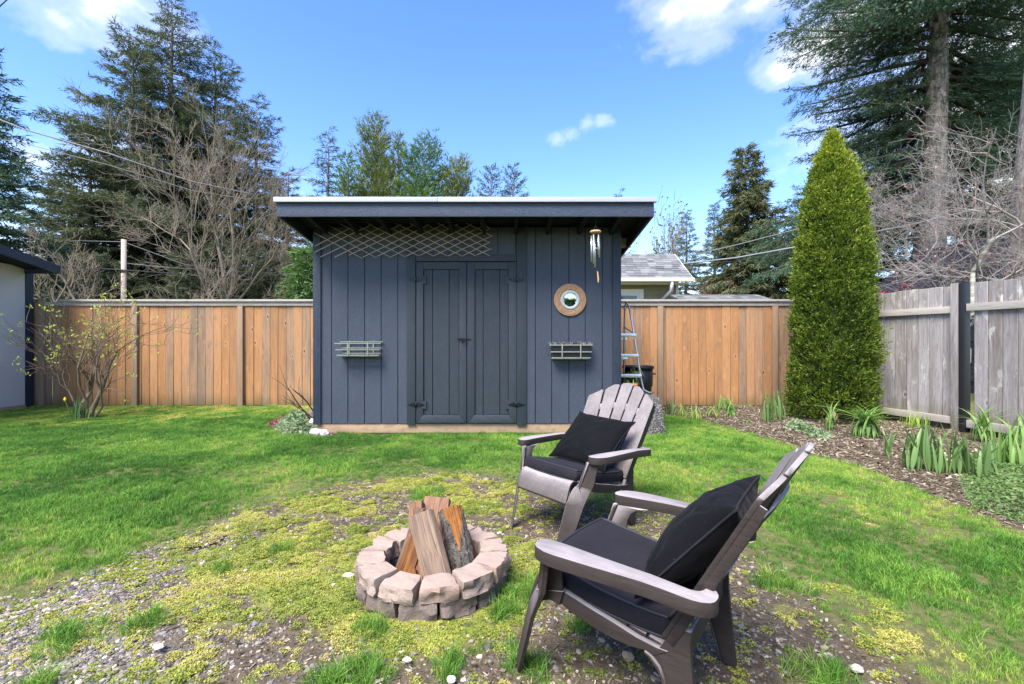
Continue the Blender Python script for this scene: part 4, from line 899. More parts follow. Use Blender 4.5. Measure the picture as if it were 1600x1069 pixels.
    # seat slats
    for k_ in range(7):
        y1 = .250 - k_ * .058; y0 = y1 - .050; za = lambda y_: .349 - (.25 - y_) * .215
        MB().hexa([(-.225, y0, za(y0) - .014), (.225, y0, za(y0) - .014), (.225, y1, za(y1) - .014), (-.225, y1, za(y1) - .014), (-.225, y0, za(y0)), (.225, y0, za(y0)), (.225, y1, za(y1)), (-.225, y1, za(y1))]).build('seat_slat', P, root, bevel=.003)
    MB().box(-.215, .215, -.205, -.195, .235, .30).build('rear_stretcher', P, root, bevel=.003)
    # back: fan of five slats, slightly dished
    def bp(x, z, d=0):
        y = -.186 - .573 * (z - .33) + .034 * (x / .27) ** 2; return Vector((x, y - d * .87, z - d * .5))
    slats = [(-.030, .030, -.047, .047, .838, .838, .26), (.040, .096, .060, .160, .828, .797, .26), (.106, .245, .176, .272, .787, .736, .30)]
    allsl = [slats[0]] + [q for sl_ in slats[1:] for q in (sl_, (-sl_[0], -sl_[1], -sl_[2], -sl_[3], sl_[4], sl_[5], sl_[6]))]
    for (xi0, xo0, xi1, xo1, zi, zo, zb_) in allsl:
        sgn = -1 if xo1 < 0 else 1; N = 9; V = []; rows = []
        outer = abs(xo1) > .2
        if abs(xi1) < .05 and xi1 * xo1 < 0: topc = [(xi1, zi - .012), (xi1 * .75, zi - .002), (0, zi + .002), (xo1 * .75, zo - .002), (xo1, zo - .012)]
        elif outer: topc = [(xi1, zi - .012), (xi1 + sgn * .012, zi - .003), (xi1 * .75 + xo1 * .25, zi - .012), (xo1 - sgn * .006, zo + .004), (xo1, zo - .008)]
        else: topc = [(xi1, zi - .014), (xi1 + sgn * .010, zi - .002), (xi1 * .55 + xo1 * .45, zi - .006), (xo1 - sgn * .014, zo + .002), (xo1, zo - .016)]
        cols = 5; grid = []
        for k_ in range(N + 1):
            t = k_ / N; row = []
            for c_i in range(cols):
                f = c_i / (cols - 1); xb = xi0 + (xo0 - xi0) * f; xt, zt = topc[c_i]
                zz = zb_ + (zt - zb_) * t
                # outer slat keeps its width then flares
                tt = t if not outer else t
                row.append((xb + (xt - xb) * tt, zz))
            grid.append(row)
        for d in (0, .014):
            for row in grid:
                for (x_, z_) in row: V.append(bp(x_, z_, d))
        m_ = MB(); n1_ = (N + 1) * cols; F = []
        for k_ in range(N):
            for c_i in range(cols - 1):
                a = k_ * cols + c_i; F.append((a, a + 1, a + cols + 1, a + cols)); F.append((n1_ + a, n1_ + a + cols, n1_ + a + cols + 1, n1_ + a + 1))
            for c_i in (0, cols - 1): a = k_ * cols + c_i; F.append((a, a + cols, n1_ + a + cols, n1_ + a))
        for c_i in range(cols - 1): F.append((c_i, n1_ + c_i, n1_ + c_i + 1, c_i + 1)); a = N * cols + c_i; F.append((a, a + 1, n1_ + a + 1, n1_ + a))
        m_.add(V, F)
        # edge ribs behind (the moulded depth seen from the side)
        for c_i in (0, cols - 1):
            V2 = []
            rib = .038 if (outer and c_i == cols - 1) else .022
            sg = 1 if (c_i == 0) == (xo1 > xi1) else -1
            for row in grid:
                x_, z_ = row[c_i]; t = (z_ - zb_) / .5; rb = rib * (1.0 if t < .8 else max(.35, 1 - (t - .8) * 3))
                for (dx_, d) in ((0, .012), (sg * .006, .012), (sg * .006, rb), (0, rb)): V2.append(bp(x_ + dx_, z_, d))
            F2 = [(3, 2, 1, 0), tuple(4 * N + q for q in range(4))] + [(4 * i + q, 4 * i + (q + 1) % 4, 4 * i + 4 + (q + 1) % 4, 4 * i + 4 + q) for i in range(N) for q in range(4)]
            m_.add(V2, F2)
        m_.build('back_slat', P, root, bevel=.0022, seg=1)
    # cross bands joining the slats
    for (z0, z1, hw) in ((.672, .712, .235), (.44, .475, .205)):
        V = []; n_ = 13
        for i in range(n_):
            x_ = -hw + 2 * hw * i / (n_ - 1); dz = -.05 * (x_ / .25) ** 2 if z0 > .6 else 0
            for (z_, d) in ((z0 + dz, .004), (z1 + dz, .004), (z1 + dz, .026), (z0 + dz, .026)): V.append(bp(x_, z_, d))
        MB().add(V, [(3, 2, 1, 0), tuple(4 * (n_ - 1) + q for q in range(4))] + [(4 * i + q, 4 * i + (q + 1) % 4, 4 * i + 4 + (q + 1) % 4, 4 * i + 4 + q) for i in range(n_ - 1) for q in range(4)]).build('cross_band', P, root, bevel=.003)
    return root
def pillow_mesh(name, w, h, th, seed, label, cat, parent_m):
    N = 34; V = []; F = []
    for sgn in (1, -1):
        for j in range(N + 1):
            for i in range(N + 1):
                u = -1 + 2 * i / N; v = -1 + 2 * j / N
                pinch = 1 - .10 * (1 - abs(u)) * 0 ; ex = (1 - u * u) ** .45; ey = (1 - v * v) ** .45
                x_ = u * w / 2 * (1 - .075 * (1 - v * v) * (-1) * -1 * .9); y_ = v * h / 2 * (1 - .075 * (1 - u * u) * .9)
                q = Vector((x_ * 9 + seed, y_ * 9, sgn * 2.0)); wr = mnoise.noise(q) * .5 + mnoise.noise(q * 2.1) * .3
                # folds radiating from the corners
                fold = 0
                for cxx, cyy in ((-1, -1), (1, -1), (1, 1), (-1, 1)):
                    a = math.atan2(v - cyy, u - cxx); d_ = math.hypot(u - cxx, v - cyy); fold += math.sin(a * 15 + seed + cxx) * math.exp(-d_ * 2.2) * min(1, d_ * 3)
                t = th / 2 * (ex * ey) * (1 + .34 * wr) + .015 * fold * min(1, ex * ey * 2)
                ear = max(0, abs(u) + abs(v) - 1.7) / .3; V.append((x_ * (1 + .05 * ear), y_ * (1 + .05 * ear), sgn * (t + .0035)))
    n1 = (N + 1) ** 2
    for j in range(N):
        for i in range(N):
            a = j * (N + 1) + i; F.append((a, a + 1, a + N + 2, a + N + 1)); F.append((n1 + a, n1 + a + N + 1, n1 + a + N + 2, n1 + a + 1))
    for k in range(N):
        for a, b2 in ((k, k + 1), (N * (N + 1) + k, N * (N + 1) + k + 1), (k * (N + 1), (k + 1) * (N + 1)), (k * (N + 1) + N, (k + 1) * (N + 1) + N)): F.append((a, b2, n1 + b2, n1 + a))
    m_ = MB().add(V, F, True); per = [V[q] for q in ([i for i in range(N + 1)] + [j * (N + 1) + N for j in range(N + 1)] + [N * (N + 1) + i for i in range(N, -1, -1)] + [j * (N + 1) for j in range(N, -1, -1)])]; o = m_.build(name, M['fabric'], None)
    MB().tube([(p_[0], p_[1], 0) for p_ in per[::1] if True][:-1], .0038, 6, False).build('seam', M['fabric_seat'], o); tag(o, label, cat, 'black chair cushions')
    o.matrix_world = parent_m; return o
def seat_cushion(cm, seed, label):
    # rounded box following the seat, with piping as a part
    N = 30; V = []; F = []; w, dpt, th = .452, .435, .062
    def outline(u, v):
        # squircle-ish mapping keeps round corners
        x_ = u * math.sqrt(max(0, 1 - .13 * v * v * u * u)); y_ = v * math.sqrt(max(0, 1 - .13 * u * u * v * v)); return x_ * w / 2 / .97, y_ * dpt / 2 / .97
    zrow = []
    prof = [(.94, 0.0), (.99, .12), (1.0, .5), (.99, .88), (.955, 1.0)]
    for sgn in (1, 0):
        for j in range(N + 1):
            for i in range(N + 1):
                u, v = -1 + 2 * i / N, -1 + 2 * j / N; x_, y_ = outline(u, v); k_ = .955 if sgn else .94
                q = Vector((x_ * 8 + seed, y_ * 8, sgn)); e_ = (1 - u ** 6) * (1 - v ** 6)
                pk = .006 * math.sin((x_ if abs(v) > abs(u) else y_) * 95 + 2 * mnoise.noise(q * 1.4)) * max(0, max(abs(u), abs(v)) - .62) / .38 * (1 - max(abs(u), abs(v)) ** 8)
                z_ = th * sgn + (1 if sgn else -1) * (.014 * e_ + mnoise.noise(q) * .005 * e_ + pk * (1 if sgn else .3)) 
                V.append((x_ * k_, y_ * k_, z_))
    n1 = (N + 1) ** 2
    for j in range(N):
        for i in range(N):
            a = j * (N + 1) + i; F.append((a, a + 1, a + N + 2, a + N + 1)); F.append((n1 + a, n1 + a + N + 1, n1 + a + N + 2, n1 + a + 1))
    rim = [(i, 0) for i in range(N)] + [(N, j) for j in range(N)] + [(N - i, N) for i in range(N)] + [(0, N - j) for j in range(N)]
    base = len(V); levels = [(.985, .93), (1.0, .72), (1.004, .5), (.997, .26), (.975, .06)]; nr = len(rim)
    for k_, zf in levels:
        for (i, j) in rim:
            u, v = -1 + 2 * i / N, -1 + 2 * j / N; x_, y_ = outline(u, v); q = Vector((x_ * 14 + seed, y_ * 14, zf)); V.append((x_ * k_ * (1 + .012 * mnoise.noise(q)), y_ * k_ * (1 + .012 * mnoise.noise(q)), th * zf))
    top = [j * (N + 1) + i for i, j in rim]; bot = [n1 + t for t in top]; chain = [top] + [[base + l * nr + k for k in range(nr)] for l in range(len(levels))] + [bot]
    for A, B2 in zip(chain[:-1], chain[1:]):
        for k in range(nr): F.append((A[k], A[(k + 1) % nr], B2[(k + 1) % nr], B2[k]))
    def bend(p):   # follow the seat slope and sag a touch
        x_, y_, z_ = p; return (x_, y_, z_ - .010 * (1 - (y_ / .22) ** 2))
    V = [bend(p) for p in V]
    o = MB().add(V, F, True).build('seat_cushion', M['fabric_seat'], None); tag(o, label, 'cushion', 'black chair cushions'); o.matrix_world = cm
    for zf, kk in ((1.0, .972), (.02, .965)):
        pts = []
        for (i, j) in rim + [rim[0]]:
            u, v = -1 + 2 * i / N, -1 + 2 * j / N; x_, y_ = outline(u, v); pts.append(bend((x_ * kk, y_ * kk, th * zf)))
        MB().tube(pts, .0045, 6, False).build('piping', M['piping'], o)
    return o
def place_chair(loc, rz, lab, seed, py_b, py_t, cush_lab, pil_lab, roll):
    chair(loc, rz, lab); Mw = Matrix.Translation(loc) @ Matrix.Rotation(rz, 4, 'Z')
    sl_ = math.atan(.215); cm = Mw @ Matrix.Translation((0, .062, .312)) @ Matrix.Rotation(sl_ * .8, 4, 'X')
    seat_cushion(cm, seed, cush_lab)
    (yb, zb_), (yt, zt_) = py_b, py_t; v_ = Vector((0, yt - yb, zt_ - zb_)); h = v_.length; ang = math.atan2(v_.z, v_.y)
    pm = Mw @ Matrix.Translation((roll[1], (yb + yt) / 2, (zb_ + zt_) / 2)) @ Matrix.Rotation(ang, 4, 'X') @ Matrix.Rotation(roll[0], 4, 'Z')
    pillow_mesh('throw_pillow', .45, h, .15, seed, pil_lab, 'pillow', pm)
place_chair(Vector((.42144, 2.97525, 0)), -4.036182, 'taupe resin adirondack chair farther back, facing the camera side of the fire pit', 3.3, (.04, .372), (-.23, .628),
            'black seat cushion on the farther chair in front of the shed', 'black throw pillow leaning on the back of the farther chair', (R(2), -.005))
place_chair(Vector((.44586, 1.61442, 0)), .944623, 'taupe resin adirondack chair nearest the camera, seen from its side', 8.1, (-.06, .375), (-.315, .665),
            'black seat cushion on the nearer chair seen from the side', 'black throw pillow leaning on the back of the nearer chair', (R(-3), .01))

# ------------------------------------------------------------------ things beside the shed
blk = MB().hexa([(1.40, 5.76, -.02), (1.865, 5.76, -.02), (1.865, 6.9, -.02), (1.40, 6.9, -.02), (1.40, 5.79, .44), (1.80, 5.79, .44), (1.80, 6.9, .44), (1.40, 6.9, .44)]).build('concrete_step_block', M['aggregate'], None, bevel=.012)
tag(blk, 'tapered exposed aggregate concrete block at the right corner of the shed', 'concrete block')
lad = empty('pool_ladder', (1.45, 6.3, .44), 0, 'silver aluminium a frame ladder standing on the concrete block beside the shed', 'ladder')
for s_, X in (('r', .085), ('l', -.37)):
    fr = [(X + .34, .02, .012), (X + .27, .0, .014), (X + .20, .0, .05), (X + .165, .0, .20), (X + .10, .02, .65), (X + .055, .05, .98)] if s_ == 'r' else [(X, .0, .012), (X, .02, .65), (X + .0, .05, .98)]
    top = [(X + .03, .09, 1.16), (X + .015, .16, 1.21), (X + .01, .24, 1.17), (X + .015, .27, 1.05)] if s_ == 'r' else [(X + .0, .09, 1.16), (X, .16, 1.21), (X, .24, 1.17), (X, .27, 1.05)]
    rr = [(X + .03, .36, .55), (X + .04, .45, .0)] if s_ == 'r' else [(X, .36, .55), (X, .45, 0)]
    if s_ == 'r': MB().tube(fr + top + rr, .0125, 10).build('rail', M['alu'], lad)
    MB().tube([(X + .075 if s_ == 'r' else X, .04, .80), (X + .02 if s_ == 'r' else X, .28, .88)], .009, 8).build('brace', M['alu'], lad) if s_ == 'r' else None
for z_, xr in ((.77, .225), (.50, .255), (.235, .295)): MB().box(-.03, xr - .04, -.03, .05, z_ - .022, z_ + .022).build('tread', M['alu'], lad, bevel=.004)
for z_, xr in ((.72, .115), (.45, .125)): MB().box(-.05, xr + .03, .33, .40, z_ - .02, z_ + .02).build('tread', M['alu'], lad, bevel=.004)
can = empty('trash_can', (1.98, 7.5, 0), 0, 'black round rubbish bin behind the ladder by the fence', 'bin')
MB().lathe([(.0001, .0), (.185, .0), (.19, .03), (.205, .35), (.208, .42), (.222, .44), (.225, .70), (.214, .70), (.20, .4), (.18, .03), (.0001, .03)], 32).build('body', M['black'], can)
MB().lathe([(.225, .70), (.243, .705), (.245, .735), (.236, .748), (.222, .745), (.214, .70)], 32).build('rim', M['black'], can)
for s_ in (-1, 1): MB().tube([(s_ * .225, -.05, .62), (s_ * .262, -.04, .62), (s_ * .262, .04, .62), (s_ * .225, .05, .62)], .010, 6).build('handle', M['black'], can)
M['terracotta'] = simple('terracotta', (.42, .17, .08), .8, .2, 0, .2, 12)
pot = empty('terracotta_pot', (1.50, 6.02, .44), 0, 'terracotta pot with a small plant on the concrete block behind the far chair', 'plant pot')
MB().lathe([(.0001, 0), (.055, 0), (.075, .12), (.084, .12), (.086, .155), (.076, .155), (.068, .12), (.0001, .11)], 24).build('pot', M['terracotta'], pot)
def leaf_mesh(name, L, w, bendv, mat, fold=.25):
    V = []; F = []; n = 8
    for i in range(n + 1):
        t = i / n; ww = w * (math.sin(min(1, t * 3.5) * 1.2) * (1 - t ** 2.2) + .02); yb = bendv * t * t * L; zz = L * (t - .35 * abs(bendv) * t * t * t)
        V += [(-ww / 2, yb, zz), (0, yb + ww * fold, zz), (ww / 2, yb, zz)]
        if i: a = 3 * (i - 1); F += [(a, a + 1, a + 4, a + 3), (a + 1, a + 2, a + 5, a + 4)]
    me = bpy.data.meshes.new(name); me.from_pydata(V, [], F); me.materials.append(mat); me.polygons.foreach_set('use_smooth', [True] * len(F)); me.update(); return me
def clump(name, px, py, n, h, w, mt, bends, spread, label, cat='plant', group=None, z0=0, fan=False, leafname='leaf', at=None):
    h *= 1.22; n = int(n * 1.25); w *= 1.1
    gx_, gy_ = at if at else GR(px, py); e = empty(name, (gx_, gy_, z0), 0, label, cat, group)
    meshes = [leaf_mesh(leafname, 1.0, w / h, bv, M[mt]) for bv in bends]
    for k in range(n):
        o = bpy.data.objects.new(leafname, random.choice(meshes)); COL.objects.link(o); o.parent = e
        a = random.uniform(0, 6.283); r_ = spread * math.sqrt(random.random()); hh = h * random.uniform(.55, 1.08)
        o.location = (r_ * math.cos(a), r_ * math.sin(a), -.01); o.scale = (hh, hh, hh)
        o.rotation_euler = (random.uniform(-.06, .20), random.uniform(-.12, .12), a + (math.pi / 2 * -1) + math.pi + random.uniform(-.6, .6)) if not fan else (random.uniform(-.1, .1), random.uniform(-.45, .45), random.uniform(-.35, .35))
    return e
for k in range(14):
    o = bpy.data.objects.new('leaf', leaf_mesh('leaf', .13, .018, random.uniform(.2, 1.0), M['leaf_lily'])); COL.objects.link(o); o.parent = pot; a = random.uniform(0, 6.28); o.location = (.03 * math.cos(a), .03 * math.sin(a), .11); o.rotation_euler = (-.3, 0, a)
bp_ = empty('nursery_pot', (1.47, 6.72, .44), 0, 'black nursery pot behind the ladder against the shed side', 'plant pot')
MB().lathe([(.0001, 0), (.085, 0), (.11, .20), (.115, .20), (.115, .22), (.10, .22), (.0001, .17)], 24).build('pot', M['black'], bp_)
oc = MB().lathe([(.0001, 0), (.035, 0), (.045, .07), (.04, .07), (.0001, .05)], 16, (1.50, 6.70, .62)).build('orange_cup', simple('orange plastic', (.75, .22, .02), .4, .4), None); tag(oc, 'small orange pot peeping out beside the shed corner', 'pot')
st = MB()
for k in range(9):
    a = random.uniform(1.52, 1.68); st.tube([(a, 6.55, .6), (a + .03, 6.5, .72), (a + random.uniform(-.05, .1), 6.45, random.uniform(.66, .82)), (a + random.uniform(0, .14), 6.42, random.uniform(.5, .72))], .004, 4)
st.build('drooping_plant', M['bud'], None); tag(bpy.data.objects['drooping_plant'], 'pale green plant stems drooping behind the ladder', 'plant')
clump('iris_clump', 1048, 648, 12, .24, .030, 'leaf_iris', [.1, .3, .5], .08, 'dark green leafy plant right behind the concrete block at the fence foot', 'plant', 'leafy plants along the beds')

# white rocks by the shed corner, dead shrub, dark stone, ground cover
rock('rock', (GR(493, 681)[0], 5.72, .035), (.07, .05, .055), M['white_rock'], 'white rock left of the shed skid beam', 'rock', 4)
rock('rock', (GR(507, 681)[0], 5.70, .03), (.055, .045, .045), M['white_rock'], 'white rock against the left end of the skid beam', 'rock', 9)
rock('rock', (-2.78, 6.75, .06), (.13, .1, .13), M['block_low'], 'dark mossy rock among twigs left of the shed', 'rock', 12, 3)
rock('rock', (-2.62, 6.35, .04), (.10, .07, .06), M['pale_rock'], 'pale rock under the dead twigs left of the shed', 'rock', 15, 3)

def bare_tree(p0, h, r0, levels, nchild, spread, mat, seedv, name, parent, up=.25, lengths=(.38, .62), start=None, twig=.004, side_n=4, maxseg=30000, gravity=0, wob=.13):
    rs = np.random.default_rng(seedv); S = []; tips = []
    def grow(p, d, L, r_, lev):
        n = max(3, int(5 - lev * .3)); pts = [p]; cur = p.copy(); dd = d.copy()
        for i in range(n):
            dd = dd + rs.normal(0, wob, 3) + np.array([0, 0, up * (.25 if lev else .1) - gravity * .08 * lev]); dd /= np.linalg.norm(dd); nxt = cur + dd * L / n
            ra, rb = r_ * (1 - .55 * i / n), r_ * (1 - .55 * (i + 1) / n); S.append([*cur, *nxt, ra, rb]); cur = nxt; pts.append(cur)
        if len(S) > maxseg: return
        if lev >= levels: tips.append((cur, dd)); return
        m_ = nchild[min(lev, len(nchild) - 1)]
        for k in range(m_):
            t = rs.uniform(.25, 1.0) if lev else rs.uniform(.3, 1.0); i0 = min(n - 1, int(t * n)); q = pts[i0] + (pts[i0 + 1] - pts[i0]) * (t * n - i0 if t < 1 else 1)
            ax = rs.normal(0, 1, 3); ax -= ax.dot(dd) * dd; ax /= np.linalg.norm(ax); an = spread * rs.uniform(.6, 1.25)
            nd_ = d * math.cos(an) + ax * math.sin(an); nd_ /= np.linalg.norm(nd_)
            grow(q, nd_, L * rs.uniform(*lengths), max(twig, r_ * (1 - .55 * t) * rs.uniform(.45, .7)), lev + 1)
    for (pp, dd, L, r_) in (start or [(p0, (0, 0, 1), h, r0)]): grow(np.array(pp, float), np.array(dd, float) / np.linalg.norm(dd), L, r_, 0)
    S = np.array(S); big = S[:, 6] > (np.percentile(S[:, 6], 80) if len(S) > 2000 else 1e-9)
    return S, tips
def tree_parts(root, S, mat, thresh, tw_name='branches', tr_name='trunk'):
    big = S[:, 6] > thresh
    if big.any(): segs_mesh(tr_name, S[big], mat[0], root, 7)
    if (~big).any(): segs_mesh(tw_name, S[~big], mat[1], root, 3)
def leafcards(name, pts, size, mat, parent, n_each=5, jitter=.03, seedv=1, kind=None):
    rs = np.random.default_rng(seedv); P = np.repeat(np.array(pts), n_each, 0) + rs.normal(0, jitter, (len(pts) * n_each, 3)); N = len(P)
    d = rs.normal(0, 1, (N, 3)); d[:, 2] = np.abs(d[:, 2]); d /= np.linalg.norm(d, axis=1, keepdims=True); w = np.cross(d, rs.normal(0, 1, (N, 3))); w /= np.linalg.norm(w, axis=1, keepdims=True)
    s = size * rs.uniform(.6, 1.3, (N, 1)); V = np.stack([P, P + d * s * .5 + w * s * .3, P + d * s, P + d * s * .5 - w * s * .3], 1).reshape(-1, 3)
    F = np.arange(N * 4).reshape(-1, 4); return mesh_np(name, V, F, mat, parent, {'v': np.repeat(rs.uniform(0, 1, N), 4)})

# dead dark shrub left of shed
e = empty('dead_shrub', (-2.62, 6.5, 0), 0, 'dark leafless shrub against the left corner of the shed', 'shrub')
S, tips = bare_tree(None, 0, 0, 1, [3], .5, None, 5, '', None, start=[((-.05, 0, 0), (-.7, -.1, 1), .62, .012), ((0, 0, 0), (-.35, 0, 1), .6, .012), ((.06, 0, 0), (.05, 0, 1), .66, .012), ((.1, -.02, 0), (.25, 0, 1), .55, .010), ((0, .05, 0), (-.9, 0, .8), .5, .009)], twig=.004)
tree_parts(e, S, (M['twig_dark'], M['twig_dark']), .005, 'twigs', 'stems')
# variegated ground cover
def cover_patch(name, pts, n, size, hmax, mat, label, seedv, kind='stuff', upb=.6, parent=None):
    rs = np.random.default_rng(seedv); poly = pts; P = np.array(poly); x_ = rs.uniform(P[:, 0].min(), P[:, 0].max(), n * 3); y_ = rs.uniform(P[:, 1].min(), P[:, 1].max(), n * 3)
    d_ = sdist(x_, y_, poly); k = d_ > 0; x_, y_, d_ = x_[k][:n], y_[k][:n], d_[k][:n]
    z_ = hmax * sstep(0, .25, d_) * (.5 + .9 * fbm(x_, y_, 6, 3, 3)) * rs.uniform(.45, 1, len(x_)) + .005
    C = np.stack([x_, y_, z_], 1); N = len(C); nrm = rs.normal(0, .6, (N, 3)); nrm[:, 2] = upb + np.abs(nrm[:, 2]); nrm[:, 1] -= .3; nrm /= np.linalg.norm(nrm, axis=1, keepdims=True)
    u = np.cross(nrm, rs.normal(0, 1, (N, 3))); u /= np.linalg.norm(u, axis=1, keepdims=True); w = np.cross(nrm, u); s = size * rs.uniform(.6, 1.3, (N, 1))
    V = np.stack([C - u * s, C - u * s * .1 + w * s * .45 + nrm * s * .12, C + u * s, C - u * s * .1 - w * s * .45 + nrm * s * .12], 1).reshape(-1, 3)
    o = mesh_np(name, V, np.arange(N * 4).reshape(-1, 4), mat, parent, {'v': np.repeat(rs.uniform(0, 1, N), 4)}); 
    if parent is None: tag(o, label, kind=kind)
    return o
cover_patch('ground_cover', Wp([(428, 670), (445, 681), (486, 683), (498, 672), (496, 655), (470, 650), (436, 655)]), 2600, .026, .16, M['varieg'], 'pale edged low ground cover left of the shed corner', 4)
cover_patch('burgundy_cover', Wp([(410, 664), (425, 668), (466, 652), (462, 645), (440, 650)]), 300, .022, .05, M['burgundy'], 'small burgundy plants at the left tip of the shed bed', 5)
cover_patch('leafy_ground_cover', Wp([(1515, 790), (1560, 806), (1620, 826), (1720, 850)]) + [(5.3, 3.6), (5.35, 4.3), (4.4, 4.7), (4.2, 4.6)], 16000, .014, .09, M['sedum'], 'dense low leafy ground cover at the right edge of the bed', 6)
cover_patch('low_bed_plants', Wp([(1225, 668), (1290, 690), (1300, 680), (1240, 652)]), 1300, .028, .07, M['varieg'], 'low silvery green plants in front of the arborvitae', 7)

# leafy plants in the right bed
IG = 'leafy plants along the beds'
for (px, py, n, h, w, mt, bends, sp, lab) in [
    (1085, 655, 16, .22, .020, 'leaf_yellow', [.4, .8], .16, 'low olive shoots at the fence foot near the shed end of the bed'),
    (1112, 652, 16, .20, .018, 'leaf_yellow', [.5, .9], .15, 'pale low shoots between the olive shoots and the leafy lily by the fence'),
    (1140, 650, 26, .30, .024, 'leaf_lily', [.5, .9, 1.2], .10, 'arching green lily clump against the middle of the cedar fence'),
    (1065, 650, 14, .20, .018, 'leaf_yellow', [.4, .9], .12, 'sparse olive shoots nearest the concrete block along the fence'),
    (1128, 640, 20, .26, .022, 'leaf_lily', [.4, .9, 1.2], .12, 'green arching clump close to the fence behind the lily clump'),
    (1168, 667, 6, .16, .016, 'leaf_lily', [.3, .6], .03, 'tiny green shoot alone at the lawn edge of the bed'),
    (1200, 660, 14, .40, .036, 'leaf_iris', [.05, .2, .35], .10, 'upright iris clump by the fence, left one of two'),
    (1219, 656, 14, .42, .038, 'leaf_iris', [.05, .2, .35], .08, 'upright iris clump by the fence, right one just left of the arborvitae'),
    (1298, 672, 12, .34, .026, 'leaf_lily', [.3, .7], .08, 'loose green shoots at the left of the large daylily'),
    (1352, 682, 60, .42, .030, 'leaf_lily', [.7, 1.1, 1.5], .15, 'large arching daylily clump in front of the arborvitae'),
    (1388, 716, 7, .26, .030, 'leaf_iris', [.1, .3], .02, 'single small iris shoot at the lawn edge of the bed'),
    (1430, 668, 34, .20, .016, 'leaf_yellow', [.1, .3, .5], .17, 'bright lime young shoots at the foot of the grey fence'),
    (1425, 734, 16, .36, .040, 'leaf_iris', [.1, .25, .4], .09, 'leftmost iris clump in the row by the grey fence'),
    (1460, 738, 18, .40, .040, 'leaf_iris', [.1, .25, .4], .10, 'iris clump second from the left in the row by the grey fence'),
    (1500, 742, 16, .32, .040, 'leaf_iris', [.1, .3, .5], .09, 'iris clump third from the left in the row by the grey fence'),
    (1540, 750, 16, .34, .042, 'leaf_iris', [.15, .35, .5], .08, 'iris clump right of the third one, with pale leaf bases'),
    (1578, 735, 26, .38, .030, 'leaf_lily', [.1, .3, .5], .11, 'tall light green iris clump at the right edge of the picture'),
    (1535, 690, 30, .42, .026, 'leaf_lily', [.5, .9, 1.3], .10, 'arching lily clump at the base of the black fence post'),
    (1590, 700, 14, .36, .026, 'leaf_lily', [.4, .8], .10, 'green leafy clump by the grey fence at the right edge')]:
    clump('leafy_clump' if 'lily' in mt or 'yellow' in mt else 'iris_clump', px, py, n, h, w, mt, bends, sp, lab, 'plant', IG)
gr_ = GR(1305, 672); o = leafcards('dried_leaf', [(gr_[0], gr_[1], .12 + .03 * k) for k in range(3)], .10, simple('dry tan leaf', (.33, .22, .14), .8), None, 3, .03, 5); tag(o, 'curled dry tan leaf standing in front of the arborvitae', 'dry leaf')

# daffodils by the budding shrub
clump('daffodil_clump', 122, 656, 22, .30, .020, 'leaf_daff', [.05, .15, .3], .08, 'dark green daffodil leaves at the foot of the budding shrub', 'plant')
clump('daffodil_clump', 141, 655, 9, .24, .020, 'leaf_lily', [.1, .4, .7], .05, 'small lighter green shoot right of the daffodil leaves', 'plant')
bx, by = GR(120, 656); fl = empty('daffodil_flower', (bx - .12, by, 0), 0, 'yellow daffodil bud left of its leaves', 'flower')
MB().tube([(.06, 0, .02), (.0, 0, .16), (-.05, 0, .27)], .004, 5).build('stem', M['leaf_daff'], fl); MB().lathe([(.0001, -.01), (.014, 0), (.018, .03), (.001, .06)], 10, (-.05, 0, .27)).build('bloom', simple('yellow petals', (.85, .65, .02), .5), fl)

# budding shrub in front of the left fence
bs = empty('budding_shrub', (-6.25, 6.95, 0), 0, 'bare lichened shrub with small lime buds in front of the left cedar fence', 'shrub')
S, tips = bare_tree(None, 0, 0, 3, [5, 4, 3], .55, None, 12, '', None, up=.35, lengths=(.45, .75), twig=.0036, wob=.24, start=[((.0, 0, 0), (-.25, .0, 1), 1.1, .034), ((.06, .02, 0), (.05, .1, 1), 1.15, .022), ((.10, 0, 0), (.45, -.1, 1), 1.05, .034), ((.02, -.03, 0), (-.85, -.1, .9), .95, .016), ((.14, .02, 0), (.75, .1, 1), .95, .018), ((.04, .04, 0), (.15, .0, 1.3), 1.3, .020)])
tree_parts(bs, S, (M['twig_brown'], M['twig_brown']), .014, 'branches', 'stems')
leafcards('buds', [t[0] for t in tips if rng.uniform() < .55], .034, M['bud'], bs, 6, .014, 8)
bs2 = empty('bare_shrub', (-7.3, 5.9, 0), 0, 'thin bare twigs of a shrub entering at the left edge before the pale wall', 'shrub')
S, tips = bare_tree(None, 0, 0, 3, [4, 3, 3], .5, None, 15, '', None, up=.15, lengths=(.5, .8), twig=.0035, start=[((0, 0, 0), (.25, 0, 1), .95, .02), ((0, 0, 0), (.0, .1, 1), .9, .02), ((.05, 0, 0), (.5, -.1, .9), .8, .018)])
tree_parts(bs2, S, (M['twig_brown'], M['twig_brown']), .012, 'branches', 'stems'); leafcards('buds', [t[0] for t in tips if rng.uniform() < .3], .022, M['bud'], bs2, 3, .01, 8)

